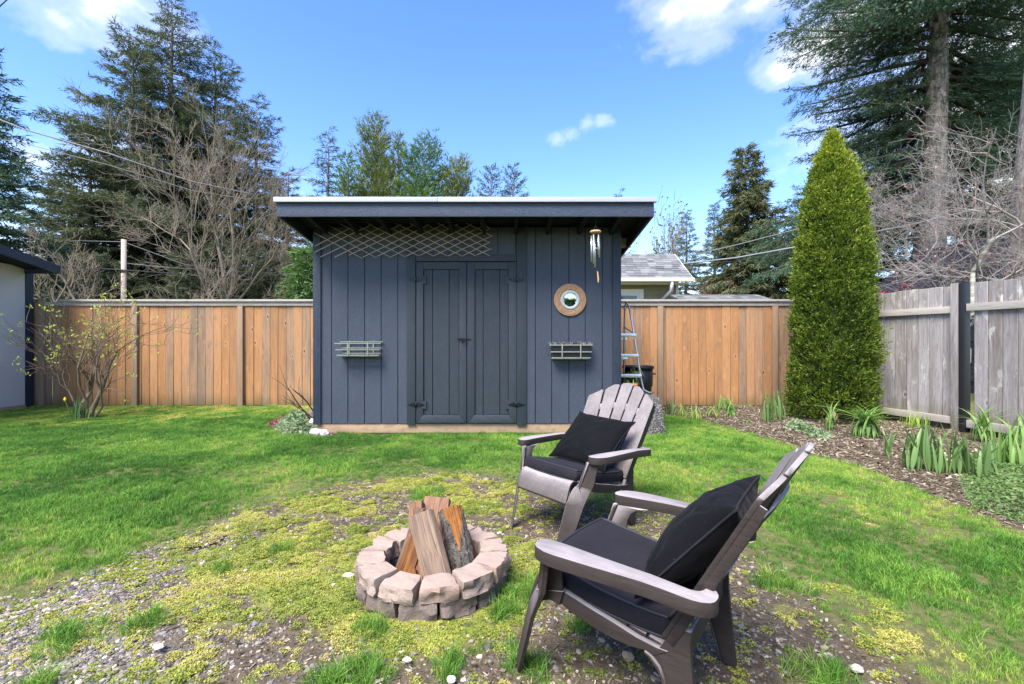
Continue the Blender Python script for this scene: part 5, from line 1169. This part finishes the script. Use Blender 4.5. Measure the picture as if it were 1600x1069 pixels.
# ------------------------------------------------------------------ arborvitae
av = empty('arborvitae', (4.62, 6.9, 0), 0, 'tall narrow yellow green arborvitae between the cedar fence and the grey fence', 'tree')
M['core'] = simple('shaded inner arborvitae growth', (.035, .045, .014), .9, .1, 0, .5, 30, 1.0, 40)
NC = 11500; K = 12; rs = np.random.default_rng(31); Hh = 4.02
zt = rs.uniform(0, 1, NC) ** .95
prof_x = np.array([0, .03, .10, .22, .45, .60, .69, .80, .88, .92, .96, 1.0]); prof_r = np.array([.54, .55, .54, .52, .49, .455, .42, .35, .25, .17, .08, .01])
rad = np.interp(zt, prof_x, prof_r); th = rs.uniform(0, 6.283, NC)
lump = fbm(th * 3.0 + 10, zt * 15, 1, 3, 8); rr = rad * (.70 + .44 * lump) - rs.exponential(.035, NC) - .02
rr = np.maximum(rr, .004); outd = np.stack([np.cos(th), np.sin(th), np.zeros(NC)], 1)
C = outd * rr[:, None]; C[:, 2] = zt * Hh + .03 + rs.normal(0, .02, NC); C[:, 0] += .025 * np.sin(zt * 3)
D = outd * rs.uniform(.35, .95, (NC, 1)) * (1 - .55 * zt[:, None] ** 3) + np.array([0, 0, 1]) * rs.uniform(.35, 1.25, (NC, 1)) + rs.normal(0, .28, (NC, 3)); D /= np.linalg.norm(D, axis=1, keepdims=True)
W = np.cross(D, outd * .5 + rs.normal(0, .8, (NC, 3))); W /= np.linalg.norm(W, axis=1, keepdims=True); Ls = rs.uniform(.08, .17, NC) * (1 - .15 * zt); Ls[rs.uniform(size=NC) < .06] *= 1.6
C = np.repeat(C, K, 0); D = np.repeat(D, K, 0); W = np.repeat(W, K, 0); Ls = np.repeat(Ls, K)[:, None]; u = rs.uniform(0, 1, (NC * K, 1)); sgn = rs.choice([-1, 1], (NC * K, 1))
N = NC * K; base_ = C + D * Ls * u + W * sgn * Ls * .30 * rs.uniform(0, 1, (N, 1)) * np.sin(u * 2.6 + .3) + rs.normal(0, .004, (N, 3))
d = D + W * sgn * rs.uniform(.2, .9, (N, 1)) + rs.normal(0, .22, (N, 3)); d /= np.linalg.norm(d, axis=1, keepdims=True); w = np.cross(d, rs.normal(0, 1, (N, 3))); w /= np.linalg.norm(w, axis=1, keepdims=True)
s = rs.uniform(.024, .050, (N, 1))
V = np.stack([base_, base_ + d * s * .45 + w * s * .21, base_ + d * s, base_ + d * s * .45 - w * s * .21], 1).reshape(-1, 3)
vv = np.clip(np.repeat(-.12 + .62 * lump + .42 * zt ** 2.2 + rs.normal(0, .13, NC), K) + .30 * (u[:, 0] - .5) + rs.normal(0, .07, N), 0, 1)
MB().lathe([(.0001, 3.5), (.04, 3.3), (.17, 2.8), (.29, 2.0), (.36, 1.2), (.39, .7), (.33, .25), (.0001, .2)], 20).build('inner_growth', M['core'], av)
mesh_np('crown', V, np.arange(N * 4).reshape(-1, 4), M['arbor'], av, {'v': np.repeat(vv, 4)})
MB().tube([(0, 0, 0), (0, .02, 1.5), (.02, 0, 3.6)], [.09, .07, .02], 8).build('trunk', M['bark'], av)

# ------------------------------------------------------------------ conifers
def conifer(name, px, topy, Y, maxR, base, mat, seedv, label, n_br=110, spray=(.13, .30), dens=26, droop=.25, upsweep=0, top_exp=.85, X=None, lean=0, trunk_r=None, h=None, wid=.30, irreg=.35, group='conifers beyond the fences', tops=None, cat='conifer', bark_m='bark', front_gap=False):
    rs = np.random.default_rng(seedv)
    if X is None: X = (px - CXP) * Y / FPX
    if h is None: h = CAMH + (CYP - topy) * Y / FPX
    root = empty(name, (X, Y, 0), 0, label, cat, group); tr_ = trunk_r or h * .016
    BR = []; Pp = []; Dd = []; Sz = []; Vv = []; Wn = []
    sec = rs.uniform(0, 6.283, 3)
    for i in range(n_br):
        t = ((i + rs.uniform()) / n_br); t = t ** .85          # 0 top .. 1 base
        z0 = h - (h - base) * t; L = maxR * (t ** top_exp) * rs.uniform(1 - irreg, 1.08) + .12 * maxR * rs.uniform(.3, 1)
        a = i * 2.39996 + rs.normal(0, .25); L *= .85 + .22 * math.sin(a * 2 + sec[0] + z0) 
        if front_gap and z0 < 11 and math.sin(a) < -.2: L *= .05 + .2 * (math.sin(a) > -.45)
        L = max(L, .25)
        el = upsweep + (.35 * (1 - t)) - droop * t * .5 + rs.normal(0, .10); n = 6; p = np.array([lean * z0, 0, z0]); dirv = np.array([math.cos(a) * math.cos(el), math.sin(a) * math.cos(el), math.sin(el)])
        pts = [p]; r0 = max(.012, tr_ * .22 * (.3 + t))
        for k in range(n):
            dirv = dirv + np.array([0, 0, -droop * .10 * (1 if k < 3 else -.8)]) + rs.normal(0, .04, 3); dirv /= np.linalg.norm(dirv); q = pts[-1] + dirv * L / n; BR.append([*pts[-1], *q, r0 * (1 - .8 * k / n), r0 * (1 - .8 * (k + 1) / n)]); pts.append(q)
        pts = np.array(pts); sidev = np.cross(dirv, [0, 0, 1]); sidev /= np.linalg.norm(sidev) + 1e-9
        nt_ = max(4, int(L * 5.5)); bt = rs.uniform(0, 1)
        for j in range(nt_):
            u = (j + rs.uniform()) / nt_; u = .12 + .88 * u; i0 = min(n - 1, int(u * n)); c = pts[i0] + (pts[i0 + 1] - pts[i0]) * (u * n - i0)
            for s_ in (-1, 1):
                tl = L * .42 * (1.05 - u * .75) * rs.uniform(.5, 1.15) + .10; td = dirv * rs.uniform(.5, .9) + sidev * s_ * rs.uniform(.5, 1.0) + np.array([0, 0, -droop * rs.uniform(.1, .7) + upsweep * .5 + rs.normal(0, .15)]); td /= np.linalg.norm(td)
                m_ = max(3, int(dens * .56 * tl / .5)); uu = rs.uniform(.1, 1, m_); P_ = c + td * (uu * tl)[:, None] + rs.normal(0, .045, (m_, 3)); 
                D_ = td + rs.normal(0, .42, (m_, 3)) + np.array([0, 0, -droop * .3]); D_ /= np.linalg.norm(D_, axis=1, keepdims=True)
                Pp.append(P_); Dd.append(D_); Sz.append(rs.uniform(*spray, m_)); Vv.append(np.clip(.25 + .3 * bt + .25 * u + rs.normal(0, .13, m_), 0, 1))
    # leader tuft
    P = np.concatenate(Pp); D = np.concatenate(Dd); S_ = np.concatenate(Sz)[:, None]; v_ = np.concatenate(Vv); Nn = len(P)
    w_ = np.cross(D, rs.normal(0, 1, (Nn, 3)) + np.array([0, 0, 1.0])); w_ /= np.linalg.norm(w_, axis=1, keepdims=True)
    V = np.stack([P + w_ * S_ * wid * .30, P + D * S_, P - w_ * S_ * wid * .30], 1).reshape(-1, 3)
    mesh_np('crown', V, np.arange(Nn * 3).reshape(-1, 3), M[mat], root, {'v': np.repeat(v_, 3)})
    segs_mesh('limbs', BR, M['limb'], root, 3)['kind'] = 'stuff'
    pts = [(lean * z_ + .04 * math.sin(z_ * .7 + seedv), 0, z_) for z_ in np.linspace(-.1, h * .985, 9)]; MB().tube(pts, [tr_ * (1.15 - 1.12 * k / 8) + .008 for k in range(9)], 10).build('trunk', M[bark_m], root)
    return Nn
T = 0
spec = [
 # left group
 ('fir_tree', 268, -8, 26, 6.6, 1.5, 'fir', 1, 'tallest dark fir of the left group, its spire reaching the top of the picture', dict(n_br=210, dens=28, droop=.35, top_exp=.75, irreg=.5)),
 ('fir_tree', 208, 48, 24, 5.4, 1.0, 'fir', 2, 'dark fir left of the tallest one, its top a little lower', dict(n_br=180, dens=28, droop=.3, top_exp=.65, irreg=.5)),
 ('fir_tree', 336, 72, 27.5, 5.6, 1.0, 'fir', 3, 'dark fir right of the tallest one, behind the bare tree', dict(n_br=180, dens=26, droop=.3, top_exp=.65, irreg=.5)),
 ('fir_tree', 142, 185, 23, 3.8, .8, 'fir', 4, 'broad lower dark fir at the left of the left group', dict(n_br=150, dens=32, top_exp=.5, irreg=.4)),
 ('fir_tree', 400, 150, 27, 4.2, .8, 'fir', 5, 'dark fir at the right end of the left group, above the shed roof corner', dict(n_br=140, dens=28, top_exp=.55, irreg=.6)),
 ('fir_tree', 450, 265, 29, 2.6, .8, 'fir', 6, 'small dark fir just left of the shed roof', dict(n_br=110, dens=28, top_exp=.6)),
 ('fir_tree', 100, 265, 25, 2.6, .6, 'fir', 7, 'small dark fir at the left edge of the left group', dict(n_br=110, dens=30, top_exp=.6)),
 ('fir_tree', -38, 60, 16, 3.1, 1.2, 'fir_blue', 8, 'fir cut by the left edge of the picture above the pale building', dict(n_br=150, dens=30, droop=.2, top_exp=.7, spray=(.14, .30))),
 # middle group over the shed
 ('spruce_tree', 513, 203, 28, 2.9, 1, 'fir', 11, 'narrow dark spruce just left of the pines above the shed roof', dict(n_br=130, dens=20, droop=.3, irreg=.25, top_exp=.7)),
 ('pine_tree', 586, 186, 24, 3.3, 1, 'pine', 12, 'tallest olive pine above the shed roof', dict(n_br=170, dens=20, droop=.0, upsweep=.6, top_exp=.5, irreg=.35)),
 ('pine_tree', 543, 243, 23, 2.0, 1, 'pine_green', 13, 'small bright green conifer between the spruce and the tall pine', dict(n_br=110, dens=22, droop=.0, upsweep=.5, top_exp=.5)),
 ('pine_tree', 622, 214, 25.5, 2.4, 1, 'pine', 14, 'slim olive pine right of the tallest pine', dict(n_br=120, dens=20, droop=.0, upsweep=.6, top_exp=.5)),
 ('pine_tree', 663, 220, 24, 3.2, 1, 'pine_green', 15, 'green pine in the middle of the group above the shed', dict(n_br=170, dens=22, droop=.05, upsweep=.5, top_exp=.5)),
 ('pine_tree', 700, 252, 25, 3.6, 1, 'pine', 16, 'olive pine at the right of the group above the shed, leaning outward', dict(n_br=130, dens=20, droop=.0, upsweep=.65, top_exp=.5, lean=.05)),
 ('pine_tree', 768, 264, 28, 2.4, 1, 'fir', 17, 'thin dark conifer tip left of two above the shed roof', dict(n_br=110, dens=20, upsweep=.45, top_exp=.5)),
 ('pine_tree', 802, 262, 28, 2.4, 1, 'fir', 18, 'thin dark conifer tip right of two above the shed roof', dict(n_br=110, dens=20, upsweep=.45, top_exp=.5)),
 ('spruce_tree', 968, 296, 34, 2.0, 1, 'spruce_far', 19, 'tiny conifer tip just above the right part of the shed roof', dict(n_br=80, dens=20)),
 # right of the shed
 ('fir_tree', 1072, 330, 36, 2.6, 1, 'spruce_far', 21, 'distant small fir above the grey shingle roof', dict(n_br=120, dens=30, irreg=.25)),
 ('fir_tree', 1116, 316, 34, 2.6, 1, 'spruce_far', 22, 'distant slim fir left of the big olive cedar', dict(n_br=130, dens=30, irreg=.3)),
 ('cedar_tree', 1166, 228, 22, 2.5, .3, 'cedar_tree', 23, 'dense conical olive cedar left of the arborvitae', dict(n_br=230, dens=40, droop=.8, top_exp=.55, irreg=.22, wid=.40)),
 ('cedar_tree', 1212, 325, 23, 1.9, .3, 'cedar_tree', 24, 'lower olive cedar right behind the conical one', dict(n_br=110, dens=34, droop=.6, top_exp=.5, wid=.34)),
 ('pine_tree', 1258, 290, 24, 2.3, .5, 'cedar_tree', 25, 'olive conifer half hidden behind the left side of the arborvitae', dict(n_br=120, dens=28, top_exp=.5)),
 ('fir_tree', 1470, 0, 15, 5.0, 4.9, 'fir_blue', 26, 'giant blue green fir with a thick grey trunk behind the grey fence', dict(n_br=260, dens=48, droop=.45, top_exp=.32, irreg=.35, X=13.0, h=19, trunk_r=.46, lean=.035, spray=(.09, .20), wid=.26, front_gap=True)),
 ('fir_tree', 1590, 20, 20, 5.0, 2.0, 'fir_blue', 27, 'dark fir at the right edge behind the giant fir', dict(n_br=180, dens=34, droop=.4, top_exp=.4, X=21.5, h=19)),
 ('fir_tree', 1350, 300, 23, 2.6, .3, 'fir', 28, 'low dark fir behind the right side of the arborvitae', dict(n_br=120, dens=30, top_exp=.5)),
 ('fir_tree', 1520, 290, 21, 2.8, .3, 'fir_blue', 29, 'low dark fir behind the bare branches at the right', dict(n_br=130, dens=32, top_exp=.5)),
]
for (nm, px, ty, Y, R_, bs_, mt, sd2, lab, kw) in spec: T += conifer(nm, px, ty, Y, R_, bs_, mt, sd2, lab, **kw)
print('needle quads', T)
# hedge mass low behind the left fence is three dense shrubs
for i, (px, ty, Y, R_, lab) in enumerate([(300, 395, 19, 1.6, 'dark evergreen shrub behind the fence between the trunks of the left group'), (430, 400, 20, 1.7, 'dark evergreen shrub behind the fence left of the shed'), (478, 388, 13, .8, 'bright green evergreen shrub just left of the shed wall above the fence'), (150, 400, 20, 1.6, 'dark evergreen shrub behind the fence near the pole')]):
    conifer('evergreen_shrub', px, ty, Y, R_, .2, 'pine_green' if i == 2 else 'fir', 60 + i, lab, n_br=90, dens=40, top_exp=.35, cat='shrub', group='evergreen shrubs behind the fence')
# shrubs of the garden behind the camera (seen in the round mirror)
for i, (X_, Y_, h_, R_) in enumerate([(-5.5, -9, 3.2, 2.0), (-1.6, -10, 2.9, 2.1), (2.4, -9.5, 3.1, 2.1), (6.0, -9, 3.4, 2.0)]):
    conifer('evergreen_shrub', 0, 0, Y_, R_, .1, 'pine_green', 80 + i, ['green shrub behind the camera at the left', 'green shrub behind the camera left of the middle', 'green shrub behind the camera right of the middle', 'green shrub behind the camera at the right'][i], n_br=150, dens=44, top_exp=.3, X=X_, h=h_, cat='shrub', group='green shrubs behind the camera')
# thick trunk at the right edge
ft = empty('fir_tree', (9.95, 9.2, 0), 0, 'thick trunked fir standing at the very right edge behind the grey fence', 'conifer')
MB().tube([(0, 0, -.1), (.02, 0, 1.2), (.05, 0, 3.2), (.25, 0, 6), (.5, 0, 10)], [.42, .36, .31, .26, .2], 14).build('trunk', M['bark'], ft)
S, tips = bare_tree(None, 0, 0, 2, [7, 5], .8, None, 77, '', None, start=[((.35 + .02 * k, 0, 8.0 + .4 * k), (math.cos(k * 2.4) * .8 + .3, math.sin(k * 2.4), .3), 2.1, .04) for k in range(7)], twig=.01)
segs_mesh('limbs', S, M['bark'], ft, 3)['kind'] = 'stuff'; leafcards('crown', [s_[:3] for s_ in S], .075, M['fir_blue'], ft, 55, .20, 9)

# ------------------------------------------------------------------ bare broadleaf trees
def btree(px, Y, label, seedv, start, levels, nch, spread, mat, thr, twig, name='bare_tree', up=.3, lengths=(.42, .68), buds=None, X=None, gravity=0, wob=.16):
    X = (px - CXP) * Y / FPX if X is None else X; root = empty(name, (X, Y, 0), 0, label, 'tree'); 
    S, tips = bare_tree(None, 0, 0, levels, nch, spread, None, seedv, '', None, start=start, twig=twig, up=up, lengths=lengths, gravity=gravity, maxseg=42000, wob=wob)
    tree_parts(root, S, mat, thr)
    if buds: leafcards('buds', [t[0] for t in tips if rng.uniform() < buds[2]], buds[1], M[buds[0]], root, 2, .03, seedv)
    print(label[:30], len(S)); return root
btree(352, 19, 'large bare tan broadleaf tree in front of the left firs', 101, [((0, 0, 0), (0, 0, 1), 3.4, .15), ((0, 0, 1.8), (-.35, 0, 1), 4.9, .07), ((0, 0, 2.4), (.25, 0, 1), 5.0, .07), ((0, 0, 2.0), (.75, 0, 1), 3.9, .055), ((0, 0, 2.2), (-.85, .1, .9), 3.6, .05), ((0, 0, 3.2), (.02, .1, 1), 4.6, .08), ((0, 0, 1.9), (.9, -.1, .55), 3.0, .045)], 4, [8, 6, 5, 3], .62, (M['twig'], M['twig']), .03, .0075, up=.35, lengths=(.36, .62))
btree(118, 16, 'bare reddish tan tree behind the pale building corner', 103, [((0, 0, 0), (-.05, 0, 1), 2.3, .10), ((0, 0, 1.2), (-.5, 0, 1), 1.9, .06), ((0, 0, 1.2), (.6, 0, 1), 1.9, .06), ((0, 0, 1.6), (.1, 0, 1), 2.1, .06)], 4, [5, 4, 4, 2], .7, (M['twig'], M['twig']), .02, .008, up=.25)
btree(235, 17, 'low tangle of bare branches behind the fence by the pole', 104, [((-.5, 0, 0), (-.2, 0, 1), 2.0, .06), ((.8, 0, 0), (.4, 0, 1), 2.0, .06), ((1.6, 0, 0), (.1, 0, 1), 2.2, .06)], 3, [6, 5, 3], .7, (M['twig'], M['twig']), .02, .008)
btree(1022, 32, 'feathery pale green budding tree above the grey shingle roof', 105, [((0, 0, 0), (0, 0, 1), 5.0, .12), ((-.6, 0, 2), (-.2, 0, 1), 4.2, .09), ((.6, 0, 2), (.2, 0, 1), 4.4, .09), ((0, 0, 3), (.1, 0, 1), 4.8, .1)], 3, [7, 5, 4], .5, (M['twig'], M['twig']), .03, .012, buds=('pine', .16, .8), name='budding_tree')
btree(1105, 22, 'reddish brown twiggy bush behind the grey shingle roof', 106, [((-.8 + .4 * k, 0, 0), (random.uniform(-.3, .3), 0, 1), 2.2, .04) for k in range(6)], 3, [6, 5, 4], .6, (M['twig_red'], M['twig_red']), .02, .009, name='bush', buds=('pinkbud', .05, .3))
btree(1417, 9.2, 'pale trunked birch with a wide silvery bare crown behind the grey fence', 107, [((0, 0, 0), (0, 0, 1), 3.3, .068), ((0, 0, 2.5), (-.9, 0, .6), 1.5, .016), ((0, 0, 2.5), (.9, .1, .6), 2.2, .016), ((0, 0, 2.8), (-.5, 0, 1), 1.4, .022), ((0, 0, 2.7), (1.1, 0, .30), 2.5, .016), ((0, 0, 2.3), (1.0, -.1, .5), 2.4, .016), ((0, 0, 2.4), (-1, 0, .35), 1.3, .020), ((.05, 0, 2.2), (1, .3, .15), 2.2, .018)], 4, [7, 7, 5, 3], .75, (M['bark_pale'], M['twig_grey']), .018, .0033, up=.06, lengths=(.36, .62), name='birch_tree', wob=.24)
btree(0, 8.2, 'pink budded bare tree reaching in from the right edge', 108, [((0, 0, 0), (-.05, 0, 1), 2.4, .09), ((0, 0, 1.7), (-1, .1, .38), 2.6, .035), ((0, 0, 1.9), (-1, 0, .75), 2.3, .032), ((0, 0, 1.5), (-1, .2, .15), 2.7, .03), ((0, 0, 2.2), (-.6, 0, 1), 2.0, .03)], 3, [7, 6, 4], .6, (M['twig_grey'], M['twig_grey']), .02, .0034, X=9.3, wob=.2, buds=('pinkbud', .035, .5), up=.08)
rb = leafcards('red_shrub', [(GR(1385, 660)[0] * 0 + (1385 - CXP) * 7.9 / FPX + random.uniform(-.25, .35), 7.9 + random.uniform(-.1, .1), 1.72 + random.uniform(-.1, .22)) for _ in range(45)], .07, M['burgundy'], None, 5, .05, 3)
tag(rb, 'small dark red leaved shrub peeping over the grey fence', 'shrub')

# ------------------------------------------------------------------ buildings
pale = simple('pale grey painted stucco', (.50, .485, .465), .85, .2, 0, .10, 3, .2, 40); 
lb = empty('pale_building', (0, 0, 0), 0, 'pale grey outbuilding with dark blue trim cut by the left edge', 'building')
WX = -8.35
MB().hexa([(WX - 3, 4.5, .0), (WX, 4.5, .0), (WX, 8.185, .0), (WX - 3, 8.185, .0), (WX - 3, 4.5, 2.60), (WX, 4.5, 2.60), (WX, 8.185, 2.395), (WX - 3, 8.185, 2.395)]).build('wall', pale, lb)
MB().box(WX - .10, WX + .012, 8.188, 8.32, 0, 2.395).build('corner_trim', M['corner'], lb)
MB().box(WX - .003, WX + .02, 4.5, 8.183, 0, .05).build('base_board', M['skid'], lb)
ry = lambda y: 2.37 + .185 * (8.17 - y)
for (x0, x1, a, b2, mt, nm) in ((-7.785, -7.75, -.08, .06, 'corner', 'fascia'), (-11.5, -7.787, .0, .045, 'soffit', 'roof'),):
    MB().hexa([(x0, 4.2, ry(4.2) + a), (x1, 4.2, ry(4.2) + a), (x1, 8.17, ry(8.17) + a), (x0, 8.17, ry(8.17) + a), (x0, 4.2, ry(4.2) + b2), (x1, 4.2, ry(4.2) + b2), (x1, 8.17, ry(8.17) + b2), (x0, 8.17, ry(8.17) + b2)]).build(nm, M[mt], lb)
MB().box(-11.5, -7.75, 8.172, 8.20, 2.29, 2.43).build('fascia', M['corner'], lb)
# neighbour house with grey shingles
ho = empty('neighbour_house', (0, 0, 0), 0, 'olive beige neighbour house with a grey shingle roof behind the fence right of the shed', 'house')
M['olive'] = simple('olive beige lap siding', (.20, .185, .12), .8, .2, 0, .08, 4); M['cream'] = simple('cream trim paint', (.62, .58, .45), .6, .3, 0, .05)
m, nt, b = new_mat('grey asphalt shingles'); gp = ND(nt, 'ShaderNodeTexCoord').outputs['Object']; v_ = ND(nt, 'ShaderNodeTexVoronoi', {'Scale': 3.2}); nt.links.new(gp, v_.inputs['Vector'])
att = ND(nt, 'ShaderNodeAttribute', attribute_name='v').outputs['Fac']; col = ramp(nt, att, [(0, (.095, .092, .096)), (.5, (.16, .157, .16)), (1, (.24, .235, .235))]); col = mix(nt, ramp(nt, noise(nt, gp, 60, 3), [(.3, 0.0), (.7, .4)]), col, (.15, .15, .155)); setc(nt, b, col, .95, .1); M['shingle'] = m
for k in range(12): MB().box(-2, 4.96, 14.5 - .012 * (1), 14.52, 1.2 + k * .15, 1.2 + k * .15 + .142).build('lap_board', M['olive'], ho)
MB().box(-2, 4.96, 14.521, 14.6, 0, 3.0).build('wall', M['olive'], ho)
MB().box(4.97, 5.05, 14.47, 14.6, 0, 2.95).build('corner_board', M['cream'], ho)
def roof_shingles(x0, x1, ye, ze, yr, zr, rows, tw, parent, seedv):
    rs = np.random.default_rng(seedv); V = []; F = []; A = []
    dy, dz = (yr - ye) / rows, (zr - ze) / rows; nrm = Vector((0, -(zr - ze), yr - ye)).normalized()
    for r_ in range(rows):
        x = x0 - rs.uniform(0, tw)
        while x < x1:
            w = tw * rs.uniform(.7, 1.25); xa, xb = max(x, x0), min(x + w - .006, x1); t = rs.uniform(.008, .022)
            if xb > xa:
                p = [Vector((xa, ye + dy * r_, ze + dz * r_)), Vector((xb, ye + dy * r_, ze + dz * r_)), Vector((xb, ye + dy * (r_ + 1.15), ze + dz * (r_ + 1.15))), Vector((xa, ye + dy * (r_ + 1.15), ze + dz * (r_ + 1.15)))]
                b0 = len(V); V += [tuple(q) for q in p] + [tuple(p[0] + nrm * t), tuple(p[1] + nrm * t), tuple(p[2] + nrm * .003), tuple(p[3] + nrm * .003)]
                F += [(b0 + 4, b0 + 5, b0 + 6, b0 + 7), (b0, b0 + 1, b0 + 5, b0 + 4), (b0 + 1, b0 + 2, b0 + 6, b0 + 5), (b0 + 3, b0, b0 + 4, b0 + 7)]; A += [rs.uniform()] * 8
            x += w
    o = mesh_np('shingles', V, F, M['shingle'], parent, {'v': A}); o['kind'] = 'stuff'; return o
roof_shingles(-2, 5.28, 13.95, 2.99, 15.5, 3.96, 11, .24, ho, 3)
MB().hexa([(-2, 13.96, 2.95), (5.27, 13.96, 2.95), (5.27, 15.5, 3.92), (-2, 15.5, 3.92), (-2, 13.96, 2.985), (5.27, 13.96, 2.985), (5.27, 15.5, 3.955), (-2, 15.5, 3.955)]).build('roof_slope', M['shingle'], ho)
MB().hexa([(-2, 15.502, 3.92), (5.27, 15.502, 3.92), (5.27, 18.5, 2.1), (-2, 18.5, 2.1), (-2, 15.502, 3.96), (5.27, 15.502, 3.96), (5.27, 18.5, 2.14), (-2, 18.5, 2.14)]).build('roof_slope', M['shingle'], ho)
MB().box(-2, 5.30, 13.84, 13.955, 2.88, 2.985).build('gutter', M['cream'], ho, bevel=.01)
MB().box(-2, 5.2, 13.96, 14.46, 2.84, 2.86).build('soffit', M['cream'], ho)
MB().hexa([(5.272, 13.96, 2.86), (5.30, 13.96, 2.86), (5.30, 15.5, 3.83), (5.272, 15.5, 3.83), (5.272, 13.96, 3.0), (5.30, 13.96, 3.0), (5.30, 15.5, 3.97), (5.272, 15.5, 3.97)]).build('barge_board', M['cream'], ho)
MB().tube([(4.66, 13.9, 2.88), (4.66, 13.95, 2.62), (4.52, 14.4, 2.40), (4.52, 14.44, .3)], .055, 8).build('downspout', M['flash'], ho)
wn_ = MB().box(2.9, 3.98, 14.44, 14.485, 1.2, 2.72).build('window', M['cream'], ho)
MB().box(2.9, 3.86, 14.425, 14.438, 1.3, 2.60).build('window_frame', M['flash'], wn_)
m, nt, b = new_mat('dark window glass'); setc(nt, b, (.04, .05, .06), .05, .6); MB().box(2.95, 3.77, 14.415, 14.423, 1.35, 2.52).build('pane', m, wn_)
# small low roof
lr = empty('low_outbuilding', (0, 0, 0), 0, 'low outbuilding whose grey shingle roof shows just above the cedar fence', 'building')
roof_shingles(4.5, 7.0, 12.6, 2.20, 13.6, 2.46, 5, .24, lr, 6); MB().box(4.6, 6.8, 12.9, 14.3, 0, 2.24).build('wall', M['olive'], lr)
MB().hexa([(4.5, 12.6, 2.15), (7.0, 12.6, 2.15), (6.8, 13.62, 2.43), (4.5, 13.62, 2.43), (4.5, 12.6, 2.19), (7.0, 12.6, 2.19), (6.8, 13.62, 2.452), (4.5, 13.62, 2.452)]).build('roof_slope', M['shingle'], lr)
# dark tarped canopy right
m, nt, b = new_mat('dark blue black tarpaulin'); co, _ = objco(nt, False); setc(nt, b, (.018, .018, .024), .5, .35); bump(nt, b, noise(nt, co, 2.5, 4, .6, 1.5), .9, .12)
tp = empty('tarp_canopy', (0, 0, 0), 0, 'black tarpaulin canopy with a sloping roof behind the birch over the grey fence', 'canopy')
A_ = PT(1470, 440, 10.5); B_2 = PT(1590, 360, 10.5)
MB().hexa([(A_.x, 10.4, 0), (12.6, 10.4, 0), (12.6, 13, 0), (A_.x, 13, 0), (A_.x, 10.4, A_.z - .25), (12.6, 10.4, A_.z - .25), (12.6, 13, A_.z - .25), (A_.x, 13, A_.z - .25)]).build('side_sheet', m, tp)
MB().hexa([(A_.x, 10.3, A_.z - .24), (B_2.x, 10.3, A_.z - .24), (B_2.x, 13, A_.z - .24), (A_.x, 13, A_.z - .24), (A_.x, 10.3, A_.z - .2), (B_2.x, 10.3, B_2.z), (B_2.x, 13, B_2.z), (A_.x, 13, A_.z - .2)]).build('roof_sheet', m, tp)
MB().tube([PT(1560, 371, 10.2), PT(1590, 373, 10.2)], .03, 6).build('ridge_pole', M['flash'], tp)

# ------------------------------------------------------------------ pole and cables
pole = empty('utility_pole', ((193.5 - CXP) * 17 / FPX, 17, 0), 0, 'short weathered utility pole behind the left fence', 'pole')
MB().tube([(0, 0, 0), (0, 0, CAMH + 160 * 17 / FPX)], [.095, .08], 10).build('shaft', simple('bleached pole wood', (.42, .34, .28), .85, .2, 0, .35, 14), pole)
MB().box(-.12, .22, -.09, -.05, 3.58, 3.64).build('cable_clamp', M['black_iron'], pole)
def cable(pts, r_, mt, label):
    P_ = [PT(*p) for p in pts]; q = []
    for a, b2 in zip(P_[:-1], P_[1:]):
        for k in range(6): t = k / 6; q.append(a.lerp(b2, t))
    q.append(P_[-1]); mb_ = MB().tube(q, r_, 5); o = mb_.build('cable', M[mt], None); tag(o, label, 'cable')
M['wire'] = simple('grey cable', (.20, .20, .21), .6, .3); M['wireb'] = simple('black cable', (.02, .02, .022), .5, .3)
cable([(-120, 140, 15), (40, 203, 15.5), (170, 240, 16), (300, 284, 17), (400, 305, 18.5)], .024, 'wire', 'thick grey cable sloping down in front of the left firs')
cable([(-120, 195, 15), (40, 225, 15.5), (170, 258, 16), (300, 298, 17), (390, 312, 18)], .012, 'wire', 'thin grey cable below the thick one in front of the left firs')
cable([(-60, 372, 17), (193, 378, 17), (285, 412, 17.5), (400, 436, 19), (560, 440, 22)], .010, 'wire', 'thin cable running over the top of the pole behind the left fence')
cable([(-60, 408, 17), (193, 422, 16.9), (330, 432, 18), (560, 446, 22)], .020, 'wireb', 'black cable running past the middle of the pole')
cable([(193, 411, 17), (260, 418, 17.5), (380, 425, 19), (560, 430, 22)], .010, 'wire', 'short thin cable leaving the pole to the right')
cable([(-20, 28, 9), (30, -18, 9)], .010, 'wireb', 'black cable crossing the top left corner of the sky')
cable([(1068, 402, 16), (1150, 383, 15), (1250, 357, 14), (1420, 310, 12.5), (1640, 245, 11)], .012, 'wire', 'upper grey cable rising to the right past the arborvitae')
cable([(1062, 413, 15.5), (1150, 403, 15), (1250, 385, 14), (1420, 352, 12.5), (1640, 300, 11)], .024, 'wire', 'thick lower grey cable rising to the right past the arborvitae')
cable([(1062, 416, 15.5), (1150, 408, 15), (1250, 392, 14), (1420, 362, 12.5), (1640, 315, 11)], .010, 'wireb', 'thin black cable just under the thick one right of the shed')
